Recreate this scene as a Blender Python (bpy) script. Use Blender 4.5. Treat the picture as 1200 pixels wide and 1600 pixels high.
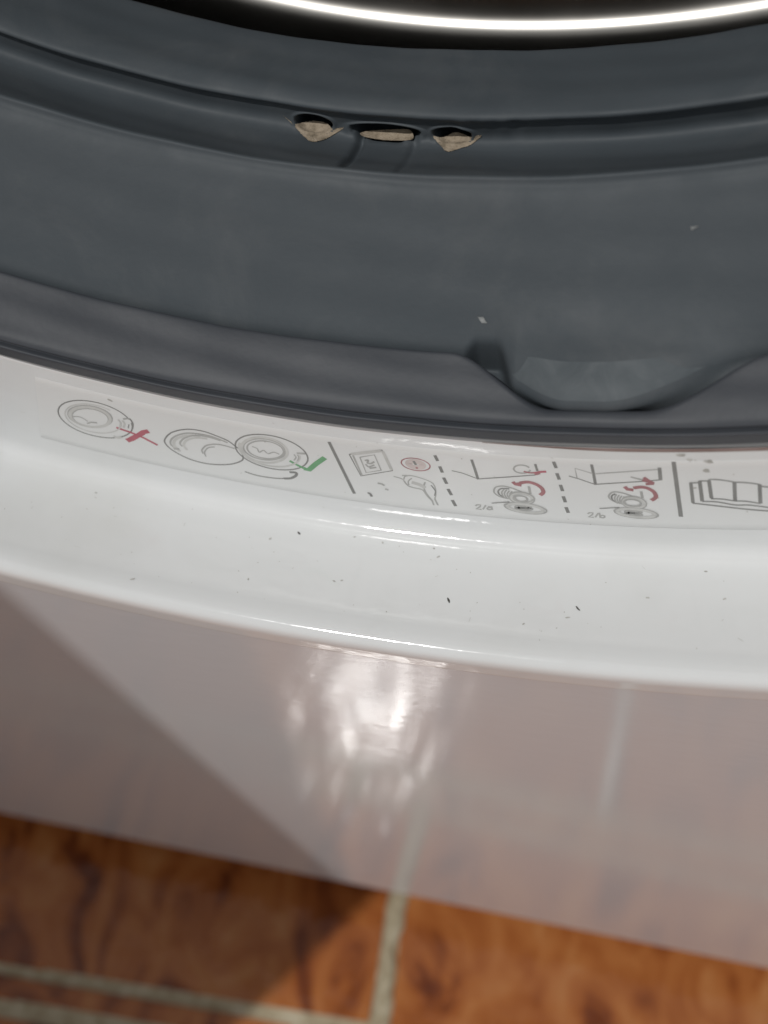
import bpy, math, random
import numpy as np
from mathutils import Matrix, Vector

for o in list(bpy.data.objects):
    bpy.data.objects.remove(o, do_unlink=True)
scene = bpy.context.scene

# ---------------------------------------------------------------- camera
cd = bpy.data.cameras.new('camera'); cam = bpy.data.objects.new('camera', cd)
scene.collection.objects.link(cam); scene.camera = cam
cr = Vector((0.97083, 0.20976, -0.11612)); cu = Vector((-0.13173, 0.87135, 0.47264)); cf = Vector((-0.20033, 0.44356, -0.87357))
cam.matrix_world = Matrix(((cr.x, cu.x, -cf.x, 0.035276), (cr.y, cu.y, -cf.y, -0.055167), (cr.z, cu.z, -cf.z, 0.407959), (0, 0, 0, 1)))
cd.sensor_fit = 'VERTICAL'; cd.sensor_height = 36; cd.lens = 40.745
cd.clip_start = 0.005; cd.clip_end = 60
cd.dof.use_dof = True; cd.dof.focus_distance = 0.163; cd.dof.aperture_fstop = 15.0

# ---------------------------------------------------------------- room light: even dim air plus one bare bulb overhead
world = bpy.data.worlds.new('World'); scene.world = world; world.use_nodes = True
bg = world.node_tree.nodes['Background']; bg.inputs[0].default_value = (0.96, 0.985, 1.01, 1); bg.inputs[1].default_value = 0.37
LAMP = (-0.50, -0.84, 2.35)
ld = bpy.data.lights.new('ceiling_bulb', 'POINT'); ld.energy = 124; ld.shadow_soft_size = 0.007; ld.color = (1.0, 0.985, 0.96)
lamp = bpy.data.objects.new('ceiling_bulb', ld); lamp.location = LAMP; scene.collection.objects.link(lamp)
vs = scene.view_settings
vs.view_transform = 'Standard'; vs.look = 'None'; vs.exposure = 0.0; vs.gamma = 1.0; vs.use_curve_mapping = False
scene.render.resolution_x = 768; scene.render.resolution_y = 1024

# ---------------------------------------------------------------- geometry helpers (numpy only)
ZC = 0.45                                    # height of the porthole axis above the floor

def rev(th, R, y):
    """point on a surface of revolution round the porthole axis; th = 0 is straight down"""
    return np.stack([R * np.sin(th), y + 0 * th, ZC - R * np.cos(th)], -1)

def theta_grid(dense, lo=-0.52, hi=0.46, coarse=90):
    a = np.linspace(lo, hi, dense)
    b = np.linspace(hi, lo + 2 * math.pi, coarse)[1:-1]
    return np.concatenate([a, b])

CORNER = []                                   # last row of every corner of the latest profile
def profile(ctrl):
    """ctrl: list of (y, R, fillet, subdivisions to the next corner); y, R may be arrays over theta.
    Returns rows of (y, R) with rounded corners."""
    n = max(np.size(c[0]) for c in ctrl); n = max(n, max(np.size(c[1]) for c in ctrl))
    P = [np.stack([np.broadcast_to(np.asarray(c[0], float), (n,)), np.broadcast_to(np.asarray(c[1], float), (n,))], -1) for c in ctrl]
    rows = []; prev = P[0]; prevsub = ctrl[0][3]; CORNER.clear(); CORNER.append(0)
    rows.append(P[0])
    for i in range(1, len(P)):
        r = ctrl[i][2]
        if i == len(P) - 1 or np.max(r) <= 0:
            a = P[i]; b = P[i]; corner = [P[i]]
        else:
            r = np.broadcast_to(np.asarray(r, float), (n,))[:, None]
            d0 = P[i - 1] - P[i]; d1 = P[i + 1] - P[i]
            l0 = np.linalg.norm(d0, axis=1, keepdims=True); l1 = np.linalg.norm(d1, axis=1, keepdims=True)
            t0 = np.minimum(r, l0 * 0.49); t1 = np.minimum(r, l1 * 0.49)
            a = P[i] + d0 / np.maximum(l0, 1e-9) * t0; b = P[i] + d1 / np.maximum(l1, 1e-9) * t1
            corner = [(1 - t) ** 2 * a + 2 * t * (1 - t) * P[i] + t * t * b for t in np.linspace(0, 1, 7)]
        for k in range(1, prevsub):
            rows.append(prev + (a - prev) * (k / prevsub))
        rows += corner; CORNER.append(len(rows) - 1)
        prev = b; prevsub = ctrl[i][3]
    return np.stack(rows, 0)                  # rows x theta x (y, R)

def sstep(a, b, x):
    t = np.clip((x - a) / (b - a), 0, 1)
    return t * t * (3 - 2 * t)

def wobble(th, seed, amps=((9, 1), (23, .6), (51, .35), (117, .2))):
    r = np.random.RandomState(seed); o = 0
    for k, a in amps:
        o = o + a * np.sin(k * th + r.uniform(0, 6.28))
    return o

# door seal: (y, R) rows over theta, drum side first
TH = theta_grid(900)
TN = np.where(TH > math.pi, TH - 2 * math.pi, TH)     # angles -pi..pi, 0 = lowest point
def seal_rows():
    """rows of y, R over theta; base = before the drain holes; j0, j1 = first row below the inner lip, last row of the cone"""
    th = TN
    # the moulded tongue that overlaps the sealing lip right of the lowest point
    tongue = sstep(0.094, 0.116, th) * (1 - sstep(0.185, 0.300, th))
    tongue = tongue * (0.42 + 0.58 * sstep(0.095, 0.160, th))
    dip = sstep(0.062, 0.148, th) * (1 - sstep(0.215, 0.315, th))    # lip lowered under the tongue
    gap = sstep(0.070, 0.082, th) * (1 - sstep(0.100, 0.116, th))      # torn open crevice beside it
    w = wobble(th, 3) * 0.00012
    jag = w + 0.00005 * (np.sin(th * 340) + np.sin(th * 197 + 1)) * np.exp(-((th - 0.08) / 0.05) ** 2)
    rip = gap * (1 - np.minimum(1, tongue * 2))
    ce_y = 0.0338 - 0.0056 * tongue + 0.0012 * rip; ce_R = 0.1680 - 0.0016 * tongue - 0.0011 * rip
    rows = profile([
        (0.0850, 0.1680, 0, 2),
        (0.0752, 0.1560, .0006, 2),
        (0.0740, 0.1532 + w, .0008, 10),
        (0.0620 + w, 0.1517 + w, .0014, 3),
        (0.0597 + 2 * w, 0.1524 + w * 2, .0010, 3),
        (0.0608 + 2 * jag, 0.1538, .0006, 12),
        (0.0612, 0.1574, .0036, 24),
        (0.0570, 0.1569, .0030, 26),
        (0.0497, 0.1523 + w * .5, .0006, 3),
        (0.0492, 0.1531, .0004, 3),
        (0.0480, 0.1537, .0012, 24),
        (0.0366, 0.1653 - 0.0006 * sstep(0.05, 0.15, th) * (1 - sstep(0.2, 0.33, th)), .0040, 22),
        (ce_y, ce_R, .0009 + .0020 * tongue, 6),                                     # cone ends
        (ce_y - .0005 - .0022 * tongue, ce_R + 0.0012 + 0.0008 * tongue + .0050 * rip, .0006 + .0006 * tongue, 5),  # groove
        (0.0322 - 0.0046 * dip + .0010 * gap, 0.1690 + 0.0026 * dip + .0030 * rip, .0004, 5),
        (0.0327 - 0.0066 * dip, 0.1664 + 0.0026 * dip + w, .0008, 14),                       # top of the sealing lip
        (0.0248, 0.1692, .0012, 4),
        (0.0240, 0.1700, .0003, 3),
        (0.0244, 0.1706, .0003, 3),
        (0.0232, 0.1702, .0006, 5),
        (0.0236, 0.1734, .0008, 4),
        (0.0262, 0.1748, 0, 3),
        (0.0330, 0.1770, 0, 1)])
    cn = list(CORNER); j0, j1, jb = cn[4], cn[12] - 3, cn[14]
    y, R = rows[..., 0].copy(), rows[..., 1].copy()
    # the rubber is never quite even
    R += 0.00010 * np.sin(th * 31 + y * 900) * np.sin(th * 17 - y * 500 + 1)
    by, bR = y.copy(), R.copy()
    # distance along the rubber from the inner lip, and its outward normal
    dy, dR = np.gradient(by, axis=0), np.gradient(bR, axis=0); L = np.maximum(np.hypot(dy, dR), 1e-9)
    s = np.cumsum(np.hypot(np.diff(by, axis=0, prepend=by[:1]), np.diff(bR, axis=0, prepend=bR[:1])), axis=0); s = s - s[j0]
    ny, nR = -dR / L, dy / L                     # towards the room (up and out)
    j = np.arange(len(y))[:, None]
    for (hx, hs, a, b, depth) in HOLES:
        e = np.sqrt(((th[None, :] - hx) * 0.156 / a) ** 2 + ((s - hs) / b) ** 2)
        d = np.where((j > j0) & (j < j0 + 90), depth * (1 - sstep(0.84, 1.06, e)) - 0.0003 * np.exp(-((e - 1.15) / .12) ** 2), 0)
        y += d * np.abs(ny) * 1.0; R += d * 0.45
    for gx, dd in RIBS:
        d = np.where((j > j0) & (j < j0 + 100), dd * np.exp(-(((th[None, :] - gx) * 0.156) / 0.0006) ** 2) * sstep(.0035, .005, s) * (1 - sstep(.014, .0162, s)), 0)
        R += d; y += d * .4
    return y, R, by, bR, s, ny, nR, j0, j1, jb
# hole: angle, distance below the inner lip, half width, half length, depth (metres)
HOLES = [(-0.086, 0.0032, .0026, .0015, .006), (-0.021, 0.0034, .0048, .0013, .006), (0.039, 0.0033, .0026, .0014, .006)]
RIBS = [(-0.042, .0012), (0.006, .0006)]

# white surround
FACE0 = (0.0246, 0.1752); FACE1 = (0.0213, 0.1975)
FS = (FACE1[0] - FACE0[0], FACE1[1] - FACE0[1]); FL = math.hypot(*FS)
def face(th, v, lift=0.0):
    """point on the sloping face of the surround: v metres below its upper edge"""
    y = FACE0[0] + FS[0] / FL * v - FS[1] / FL * lift
    R = FACE0[1] + FS[1] / FL * v + FS[0] / FL * lift
    return rev(np.asarray(th, float), R, y)
def surround_rows():
    th = np.zeros(1)
    return profile([
        (0.0400, 0.1740, 0, 2),
        (0.0256, 0.1744, .0008, 2),
        (FACE0[0], FACE0[1], .0006, 10),
        (FACE1[0], FACE1[1], .0028, 14),
        (0.0003, 0.1922, .0042, 5),
        (0.0003, 0.1982, .0003, 2),
        (0.0030, 0.1984, 0, 1)])[:, 0, :]
def ledge(th, y, lift=0.0):
    t = (y - FACE1[0]) / (0.0003 - FACE1[0])
    return rev(np.asarray(th, float), FACE1[1] + (0.1922 - FACE1[1]) * t - lift, np.asarray(y, float))
PRINT = [
 ('door_pictogram', [('d',0.22,'-11.38,7.80 -11.35,8.42 -11.36,9.05 -11.41,9.67 -11.51,10.29 -11.64,10.87 -11.80,11.41 -12.00,11.90 -12.21,12.32 -12.45,12.66 -12.71,12.92 -12.97,13.08 -13.24,13.15 -13.50,13.13 -13.76,13.00 -14.00,12.79 -14.22,12.48 -14.41,12.09 -14.57,11.63 -14.70,11.11 -14.79,10.54 -14.84,9.94 -14.85,9.31 -14.82,8.68 -14.75,8.05 -14.64,7.45 -14.50,6.88 -14.32,6.37 -14.12,5.91 -13.89,5.53 -13.64,5.23 -13.38,5.02 -13.12,4.90 -12.85,4.87 -12.59,4.95 -12.34,5.11 -12.11,5.36 -11.90,5.70 -11.72,6.12 -11.57,6.60 -11.46,7.14'), ('g',0.26,'-12.30,8.13 -12.33,8.54 -12.39,8.95 -12.47,9.35 -12.58,9.73 -12.70,10.09 -12.84,10.41 -12.99,10.68 -13.15,10.91 -13.31,11.07 -13.47,11.18 -13.64,11.22 -13.79,11.20 -13.93,11.11 -14.06,10.96 -14.17,10.75 -14.26,10.49 -14.33,10.18 -14.37,9.83 -14.39,9.45 -14.38,9.05 -14.35,8.64 -14.29,8.23 -14.21,7.82 -14.11,7.44 -13.99,7.09 -13.85,6.77 -13.70,6.50 -13.54,6.28 -13.37,6.12 -13.21,6.02 -13.05,5.98 -12.89,6.01 -12.75,6.10 -12.62,6.25 -12.51,6.45 -12.42,6.71 -12.35,7.02 -12.31,7.36 -12.29,7.74 -12.30,8.13'), ('g',0.24,'-12.47,8.51 -12.50,8.86 -12.55,9.21 -12.62,9.55 -12.70,9.88 -12.80,10.18 -12.92,10.45 -13.04,10.68 -13.18,10.87 -13.31,11.02 -13.45,11.10 -13.58,11.14 -13.71,11.12 -13.83,11.04 -13.93,10.91 -14.02,10.73 -14.10,10.50 -14.15,10.24 -14.19,9.94 -14.20,9.61 -14.20,9.27 -14.17,8.92 -14.12,8.57 -14.05,8.23 -13.97,7.90 -13.87,7.60 -13.75,7.33 -13.63,7.10 -13.49,6.92 -13.36,6.78 -13.22,6.69 -13.09,6.66 -12.96,6.69 -12.84,6.76 -12.74,6.89 -12.64,7.07 -12.57,7.30 -12.51,7.56 -12.48,7.85 -12.46,8.17 -12.47,8.51'), ('l',0.50,'-12.39,8.32 -12.42,8.70 -12.47,9.08 -12.55,9.45 -12.64,9.81 -12.75,10.14 -12.88,10.43 -13.02,10.69 -13.16,10.89 -13.31,11.05 -13.46,11.14 -13.61,11.18 -13.75,11.16 -13.88,11.08 -14.00,10.94 -14.10,10.74 -14.18,10.50 -14.24,10.21 -14.28,9.89 -14.30,9.54 -14.29,9.16 -14.26,8.78 -14.21,8.40 -14.13,8.03 -14.04,7.67 -13.93,7.34 -13.80,7.05 -13.66,6.80 -13.52,6.60 -13.37,6.45 -13.22,6.36 -13.07,6.32 -12.93,6.35 -12.80,6.43 -12.68,6.57 -12.58,6.77 -12.50,7.01 -12.44,7.29 -12.40,7.61 -12.38,7.96 -12.39,8.32'), ('l',0.20,'-11.87,8.83 -11.91,9.27 -11.97,9.71 -12.05,10.13 -12.16,10.53 -12.28,10.90 -12.41,11.24 -12.56,11.54 -12.72,11.80 -12.89,12.01 -13.06,12.16 -13.23,12.26 -13.41,12.30 -13.58,12.29 -13.74,12.21 -13.89,12.08 -14.04,11.89 -14.16,11.66 -14.27,11.37 -14.37,11.05 -14.44,10.68 -14.49,10.29 -14.52,9.87 -14.53,9.44 -14.51,9.00 -14.47,8.56 -14.41,8.13 -14.33,7.70 -14.23,7.31 -14.11,6.93 -13.97,6.60 -13.82,6.30 -13.67,6.05 -13.50,5.85 -13.33,5.70 -13.15,5.61 -12.98,5.57 -12.80,5.59 -12.64,5.67 -12.49,5.80 -12.34,5.98'), ('g',0.20,'-14.18,9.66 -14.14,9.61 -14.10,9.55 -14.04,9.48 -13.98,9.41 -13.93,9.35 -13.88,9.32 -13.83,9.32 -13.79,9.33 -13.76,9.36 -13.72,9.40 -13.69,9.45 -13.66,9.50 -13.62,9.56 -13.59,9.64 -13.56,9.73 -13.53,9.81 -13.50,9.88 -13.48,9.93'), ('g',0.30,'-13.52,10.48 -13.50,10.41 -13.46,10.32 -13.43,10.22 -13.39,10.11 -13.35,10.01 -13.30,9.93 -13.26,9.87 -13.21,9.83 -13.15,9.79 -13.10,9.75 -13.06,9.73 -13.03,9.71'), ('g',0.30,'-11.76,7.29 -11.52,6.92 -11.39,6.99'), ('l',0.30,'-11.99,7.68 -11.98,7.76 -11.96,7.87 -11.94,8.01 -11.92,8.16 -11.90,8.31 -11.90,8.47 -11.90,8.63 -11.91,8.82 -11.92,9.01 -11.94,9.19 -11.95,9.35 -11.96,9.46'), ('l',0.30,'-11.79,7.67 -11.78,7.74 -11.76,7.84 -11.75,7.96 -11.73,8.09 -11.72,8.23 -11.71,8.37 -11.72,8.53 -11.73,8.71 -11.74,8.91 -11.76,9.09 -11.77,9.24 -11.78,9.36'), ('d',0.25,'-11.44,6.82 -11.42,6.92 -11.40,7.06 -11.37,7.22 -11.35,7.41 -11.33,7.60 -11.31,7.80 -11.31,8.03 -11.32,8.30 -11.33,8.57 -11.35,8.84 -11.36,9.06 -11.37,9.22'), ('d',0.15,'-11.50,8.23 -11.56,9.21'), ('l',0.45,'-12.31,11.95 -12.29,11.99 -12.27,12.05 -12.24,12.11 -12.20,12.17 -12.17,12.21 -12.14,12.21 -12.10,12.16 -12.06,12.08 -12.02,11.98 -11.98,11.87 -11.95,11.78 -11.92,11.72')]),
 ('cross_mark', [('r',0.85,'-11.69,12.42 -11.40,11.56 -11.15,10.58 -10.85,9.37 -10.59,8.85'), ('r',0.85,'-11.50,11.79 -10.86,9.55'), ('r',0.42,'-12.13,9.76 -11.46,10.13 -10.88,10.73 -10.23,11.80')]),
 ('open_door_pictogram', [('d',0.24,'-6.50,8.19 -6.53,8.08 -6.58,7.93 -6.63,7.75 -6.69,7.57 -6.76,7.40 -6.82,7.25 -6.89,7.13 -6.96,7.03 -7.03,6.94 -7.11,6.86 -7.19,6.77 -7.28,6.68 -7.38,6.58 -7.49,6.47 -7.60,6.37 -7.71,6.27 -7.83,6.20 -7.95,6.16 -8.07,6.14 -8.20,6.15 -8.33,6.17 -8.45,6.23 -8.58,6.31 -8.71,6.43 -8.83,6.59 -8.96,6.79 -9.09,7.01 -9.21,7.26 -9.32,7.53 -9.42,7.79 -9.51,8.06 -9.58,8.36 -9.65,8.66 -9.71,8.97 -9.76,9.27 -9.80,9.55 -9.83,9.81 -9.86,10.05 -9.87,10.28 -9.88,10.51 -9.87,10.74 -9.85,10.98 -9.81,11.23 -9.77,11.48 -9.71,11.74 -9.64,12.00 -9.55,12.24 -9.46,12.47 -9.36,12.70 -9.23,12.93 -9.10,13.16 -8.96,13.36 -8.82,13.53 -8.68,13.67 -8.54,13.76 -8.39,13.83 -8.25,13.86 -8.10,13.87 -7.95,13.85 -7.80,13.81 -7.65,13.73 -7.49,13.61 -7.33,13.47 -7.18,13.32 -7.03,13.14 -6.90,12.96 -6.78,12.77 -6.67,12.55 -6.57,12.32 -6.47,12.08 -6.39,11.85 -6.33,11.64 -6.27,11.45 -6.23,11.28 -6.21,11.11 -6.19,10.93 -6.18,10.75 -6.18,10.54 -6.18,10.29 -6.19,10.00 -6.21,9.71 -6.24,9.42 -6.26,9.16 -6.29,8.94 -6.32,8.77 -6.35,8.62 -6.39,8.51 -6.43,8.41 -6.46,8.33 -6.48,8.27'), ('g',0.30,'-9.31,11.78 -9.35,11.69 -9.40,11.58 -9.46,11.43 -9.52,11.27 -9.57,11.08 -9.59,10.87 -9.60,10.64 -9.60,10.36 -9.58,10.07 -9.55,9.77 -9.51,9.46 -9.45,9.18 -9.38,8.89 -9.30,8.59 -9.20,8.30 -9.09,8.02 -8.98,7.77 -8.87,7.56 -8.76,7.39 -8.65,7.26 -8.53,7.16 -8.41,7.08 -8.29,7.02 -8.18,6.97 -8.06,6.94 -7.95,6.92 -7.83,6.93 -7.72,6.95 -7.61,6.99 -7.50,7.05 -7.38,7.14 -7.25,7.27 -7.13,7.41 -7.01,7.55 -6.91,7.68 -6.84,7.76'), ('l',0.50,'-9.18,12.17 -9.21,12.05 -9.26,11.90 -9.31,11.71 -9.36,11.50 -9.41,11.27 -9.43,11.04 -9.44,10.79 -9.44,10.52 -9.43,10.23 -9.41,9.94 -9.37,9.65 -9.32,9.38 -9.25,9.11 -9.17,8.84 -9.06,8.58 -8.96,8.33 -8.85,8.11 -8.74,7.93 -8.63,7.80 -8.52,7.69 -8.40,7.62 -8.28,7.56 -8.19,7.52 -8.12,7.48'), ('g',0.30,'-9.05,10.81 -9.06,10.73 -9.08,10.63 -9.11,10.51 -9.13,10.36 -9.14,10.21 -9.13,10.04 -9.12,9.84 -9.09,9.63 -9.05,9.39 -9.01,9.15 -8.96,8.92 -8.90,8.70 -8.83,8.48 -8.75,8.26 -8.67,8.04 -8.58,7.84 -8.49,7.66 -8.39,7.52 -8.30,7.41 -8.19,7.34 -8.09,7.29 -7.98,7.26 -7.88,7.25 -7.77,7.25 -7.67,7.27 -7.55,7.32 -7.43,7.39 -7.33,7.47 -7.24,7.53 -7.17,7.57'), ('l',0.40,'-8.83,11.44 -8.85,11.33 -8.88,11.18 -8.91,11.00 -8.94,10.80 -8.97,10.59 -8.97,10.38 -8.96,10.16 -8.94,9.92 -8.91,9.67 -8.87,9.42 -8.82,9.19 -8.77,8.97 -8.71,8.78 -8.65,8.60 -8.57,8.43 -8.50,8.28 -8.42,8.15 -8.34,8.03 -8.25,7.94 -8.14,7.87 -8.04,7.82 -7.93,7.78 -7.85,7.75 -7.79,7.73'), ('g',0.25,'-8.08,11.54 -8.09,11.45 -8.10,11.34 -8.11,11.20 -8.12,11.04 -8.13,10.88 -8.12,10.70 -8.10,10.51 -8.07,10.30 -8.03,10.07 -7.99,9.84 -7.95,9.64 -7.90,9.46 -7.85,9.30 -7.79,9.17 -7.73,9.05 -7.67,8.94 -7.61,8.85 -7.54,8.77 -7.48,8.70 -7.41,8.64 -7.35,8.59 -7.28,8.56 -7.21,8.54 -7.13,8.54 -7.03,8.56 -6.92,8.60 -6.80,8.66 -6.69,8.73 -6.59,8.78 -6.53,8.82'), ('g',0.20,'-7.96,12.11 -7.97,12.00 -7.98,11.86 -8.00,11.68 -8.01,11.50 -8.01,11.30 -8.01,11.11 -7.99,10.91 -7.96,10.69 -7.93,10.46 -7.89,10.24 -7.85,10.04 -7.81,9.88 -7.76,9.74 -7.70,9.62 -7.63,9.52 -7.57,9.44 -7.52,9.38 -7.49,9.32'), ('g',0.40,'-9.48,11.79 -9.20,11.56')]),
 ('closed_door_pictogram', [('d',0.24,'-3.10,8.70 -3.17,9.30 -3.27,9.87 -3.41,10.40 -3.58,10.88 -3.79,11.29 -4.02,11.62 -4.26,11.87 -4.52,12.03 -4.79,12.10 -5.05,12.07 -5.31,11.94 -5.56,11.72 -5.79,11.41 -5.99,11.02 -6.17,10.57 -6.31,10.05 -6.41,9.48 -6.47,8.89 -6.49,8.27 -6.47,7.66 -6.41,7.06 -6.30,6.49 -6.16,5.96 -5.99,5.48 -5.78,5.07 -5.55,4.74 -5.30,4.50 -5.04,4.35 -4.77,4.29 -4.51,4.32 -4.25,4.45 -4.00,4.68 -3.77,4.99 -3.57,5.37 -3.40,5.83 -3.26,6.34 -3.16,6.90 -3.10,7.49 -3.08,8.09 -3.10,8.70'), ('g',0.30,'-4.12,7.59 -4.16,7.98 -4.21,8.36 -4.29,8.73 -4.39,9.08 -4.51,9.39 -4.64,9.67 -4.78,9.90 -4.93,10.07 -5.09,10.19 -5.24,10.25 -5.40,10.24 -5.54,10.18 -5.68,10.05 -5.80,9.87 -5.90,9.63 -5.99,9.35 -6.05,9.03 -6.09,8.68 -6.11,8.30 -6.10,7.91 -6.07,7.52 -6.01,7.13 -5.93,6.76 -5.83,6.42 -5.71,6.10 -5.58,5.83 -5.44,5.61 -5.29,5.44 -5.13,5.33 -4.97,5.27 -4.82,5.28 -4.68,5.35 -4.54,5.48 -4.42,5.66 -4.32,5.89 -4.23,6.17 -4.17,6.49 -4.13,6.84 -4.11,7.21 -4.12,7.59'), ('g',0.26,'-4.20,7.67 -4.23,7.99 -4.28,8.31 -4.35,8.62 -4.43,8.91 -4.53,9.17 -4.65,9.40 -4.77,9.59 -4.90,9.74 -5.04,9.84 -5.17,9.88 -5.31,9.88 -5.44,9.83 -5.55,9.72 -5.66,9.57 -5.75,9.38 -5.83,9.14 -5.88,8.88 -5.92,8.58 -5.93,8.27 -5.92,7.94 -5.90,7.62 -5.85,7.29 -5.78,6.99 -5.69,6.70 -5.59,6.44 -5.48,6.21 -5.35,6.02 -5.22,5.88 -5.09,5.78 -4.95,5.74 -4.82,5.75 -4.69,5.80 -4.57,5.91 -4.47,6.06 -4.38,6.25 -4.30,6.48 -4.25,6.75 -4.21,7.04 -4.20,7.35 -4.20,7.67'), ('l',0.45,'-4.04,7.85 -4.08,8.31 -4.15,8.77 -4.24,9.20 -4.35,9.61 -4.48,9.98 -4.62,10.29 -4.78,10.55 -4.94,10.74 -5.11,10.87 -5.28,10.92 -5.45,10.90 -5.61,10.80 -5.75,10.64 -5.88,10.40 -5.99,10.10 -6.08,9.75 -6.15,9.36 -6.19,8.93 -6.20,8.47 -6.19,8.00 -6.15,7.53 -6.08,7.08 -5.99,6.64 -5.88,6.24 -5.75,5.88 -5.61,5.57 -5.45,5.32 -5.28,5.13 -5.11,5.01 -4.94,4.97 -4.78,4.99 -4.62,5.09 -4.48,5.26 -4.35,5.49 -4.24,5.78 -4.15,6.13 -4.08,6.52 -4.04,6.94 -4.03,7.39 -4.04,7.85'), ('l',0.35,'-3.45,7.79 -3.46,8.08 -3.47,8.38 -3.50,8.67 -3.53,8.96 -3.58,9.24 -3.63,9.52 -3.70,9.78 -3.77,10.03 -3.86,10.27 -3.95,10.49 -4.05,10.69 -4.15,10.87 -4.26,11.03 -4.37,11.17 -4.49,11.28 -4.61,11.38 -4.74,11.44 -4.86,11.48 -4.98,11.50 -5.11,11.48 -5.23,11.45 -5.35,11.38 -5.47,11.29 -5.58,11.18 -5.68,11.04 -5.78,10.88 -5.88,10.70 -5.96,10.50 -6.04,10.28 -6.11,10.04 -6.17,9.79 -6.22,9.53 -6.26,9.25 -6.29,8.96 -6.31,8.67 -6.31,8.38 -6.31,8.08 -6.30,7.78 -6.27,7.49 -6.24,7.19'), ('g',0.20,'-5.68,7.56 -5.65,7.58 -5.61,7.62 -5.57,7.66 -5.52,7.71 -5.48,7.78 -5.45,7.86 -5.43,7.97 -5.42,8.13 -5.41,8.30 -5.40,8.45 -5.39,8.57 -5.37,8.62 -5.34,8.58 -5.30,8.47 -5.27,8.32 -5.23,8.17 -5.19,8.05 -5.15,8.00 -5.12,8.04 -5.09,8.15 -5.06,8.30 -5.03,8.45 -5.00,8.56 -4.96,8.61 -4.92,8.57 -4.87,8.47 -4.83,8.34 -4.77,8.20 -4.72,8.09 -4.68,8.03 -4.63,8.03 -4.58,8.07 -4.53,8.14 -4.48,8.21 -4.44,8.27 -4.42,8.31'), ('g',0.40,'-3.58,7.38 -3.17,7.16'), ('g',0.20,'-3.73,7.76 -3.71,7.82 -3.70,7.90 -3.68,8.00 -3.66,8.12 -3.64,8.24 -3.64,8.36 -3.65,8.49 -3.67,8.65 -3.70,8.81 -3.72,8.96 -3.75,9.10 -3.76,9.19'), ('g',0.20,'-3.56,7.69 -3.55,7.76 -3.54,7.84 -3.52,7.95 -3.51,8.07 -3.51,8.19 -3.51,8.31 -3.51,8.45 -3.53,8.61 -3.55,8.77 -3.57,8.93 -3.58,9.06 -3.60,9.16')]),
 ('swing_arrow', [('d',0.24,'-6.18,14.03 -6.12,14.08 -6.04,14.15 -5.93,14.24 -5.82,14.33 -5.70,14.40 -5.58,14.45 -5.46,14.46 -5.32,14.46 -5.17,14.44 -5.03,14.41 -4.89,14.37 -4.77,14.33 -4.67,14.28 -4.57,14.22 -4.48,14.15 -4.41,14.08 -4.34,14.01 -4.29,13.97'), ('d',0.45,'-4.36,14.03 -4.32,14.00 -4.27,13.95 -4.20,13.90 -4.14,13.83 -4.07,13.75 -4.02,13.66 -3.97,13.55 -3.92,13.41 -3.88,13.26 -3.84,13.11 -3.80,12.96 -3.77,12.82 -3.75,12.69 -3.73,12.54 -3.72,12.40 -3.72,12.28 -3.72,12.17 -3.74,12.10 -3.78,12.07 -3.83,12.08 -3.89,12.12 -3.96,12.16 -4.01,12.20 -4.05,12.22')]),
 ('tick_mark', [('e',0.45,'-3.97,9.46 -3.59,10.27 -3.27,10.82'), ('e',0.85,'-3.34,10.74 -3.11,10.90 -2.72,9.14 -2.27,7.42')]),
 ('divider_line', [('d',0.50,'-1.97,3.67 -1.11,15.07')]),
 ('socket_pictogram', [('d',0.20,'-1.09,5.85 0.48,3.94 0.83,8.33 -0.69,10.52 -1.09,5.85'), ('g',0.30,'-0.93,5.86 -0.64,10.26'), ('l',0.60,'-0.99,5.75 0.43,4.11'), ('l',0.50,'0.50,4.14 0.79,8.13'), ('g',0.20,'-0.61,6.18 0.09,5.22 0.30,8.55 -0.42,9.56 -0.61,6.18'), ('g',0.30,'-0.40,6.81 -0.38,6.78 -0.35,6.72 -0.32,6.66 -0.29,6.61 -0.26,6.59 -0.24,6.60 -0.24,6.67 -0.25,6.78 -0.26,6.92 -0.28,7.07 -0.29,7.19 -0.28,7.28 -0.27,7.32 -0.25,7.35 -0.22,7.36 -0.19,7.35 -0.16,7.32 -0.13,7.29 -0.10,7.22 -0.07,7.13 -0.04,7.02 -0.00,6.91 0.02,6.81 0.04,6.75'), ('g',0.30,'-0.23,8.44 0.09,8.02'), ('g',0.25,'-0.38,7.55 -0.37,7.63 -0.36,7.75 -0.34,7.88 -0.32,8.01 -0.30,8.10 -0.27,8.14 -0.22,8.09 -0.17,7.99 -0.12,7.86 -0.06,7.72 -0.02,7.60 0.02,7.52')]),
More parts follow.
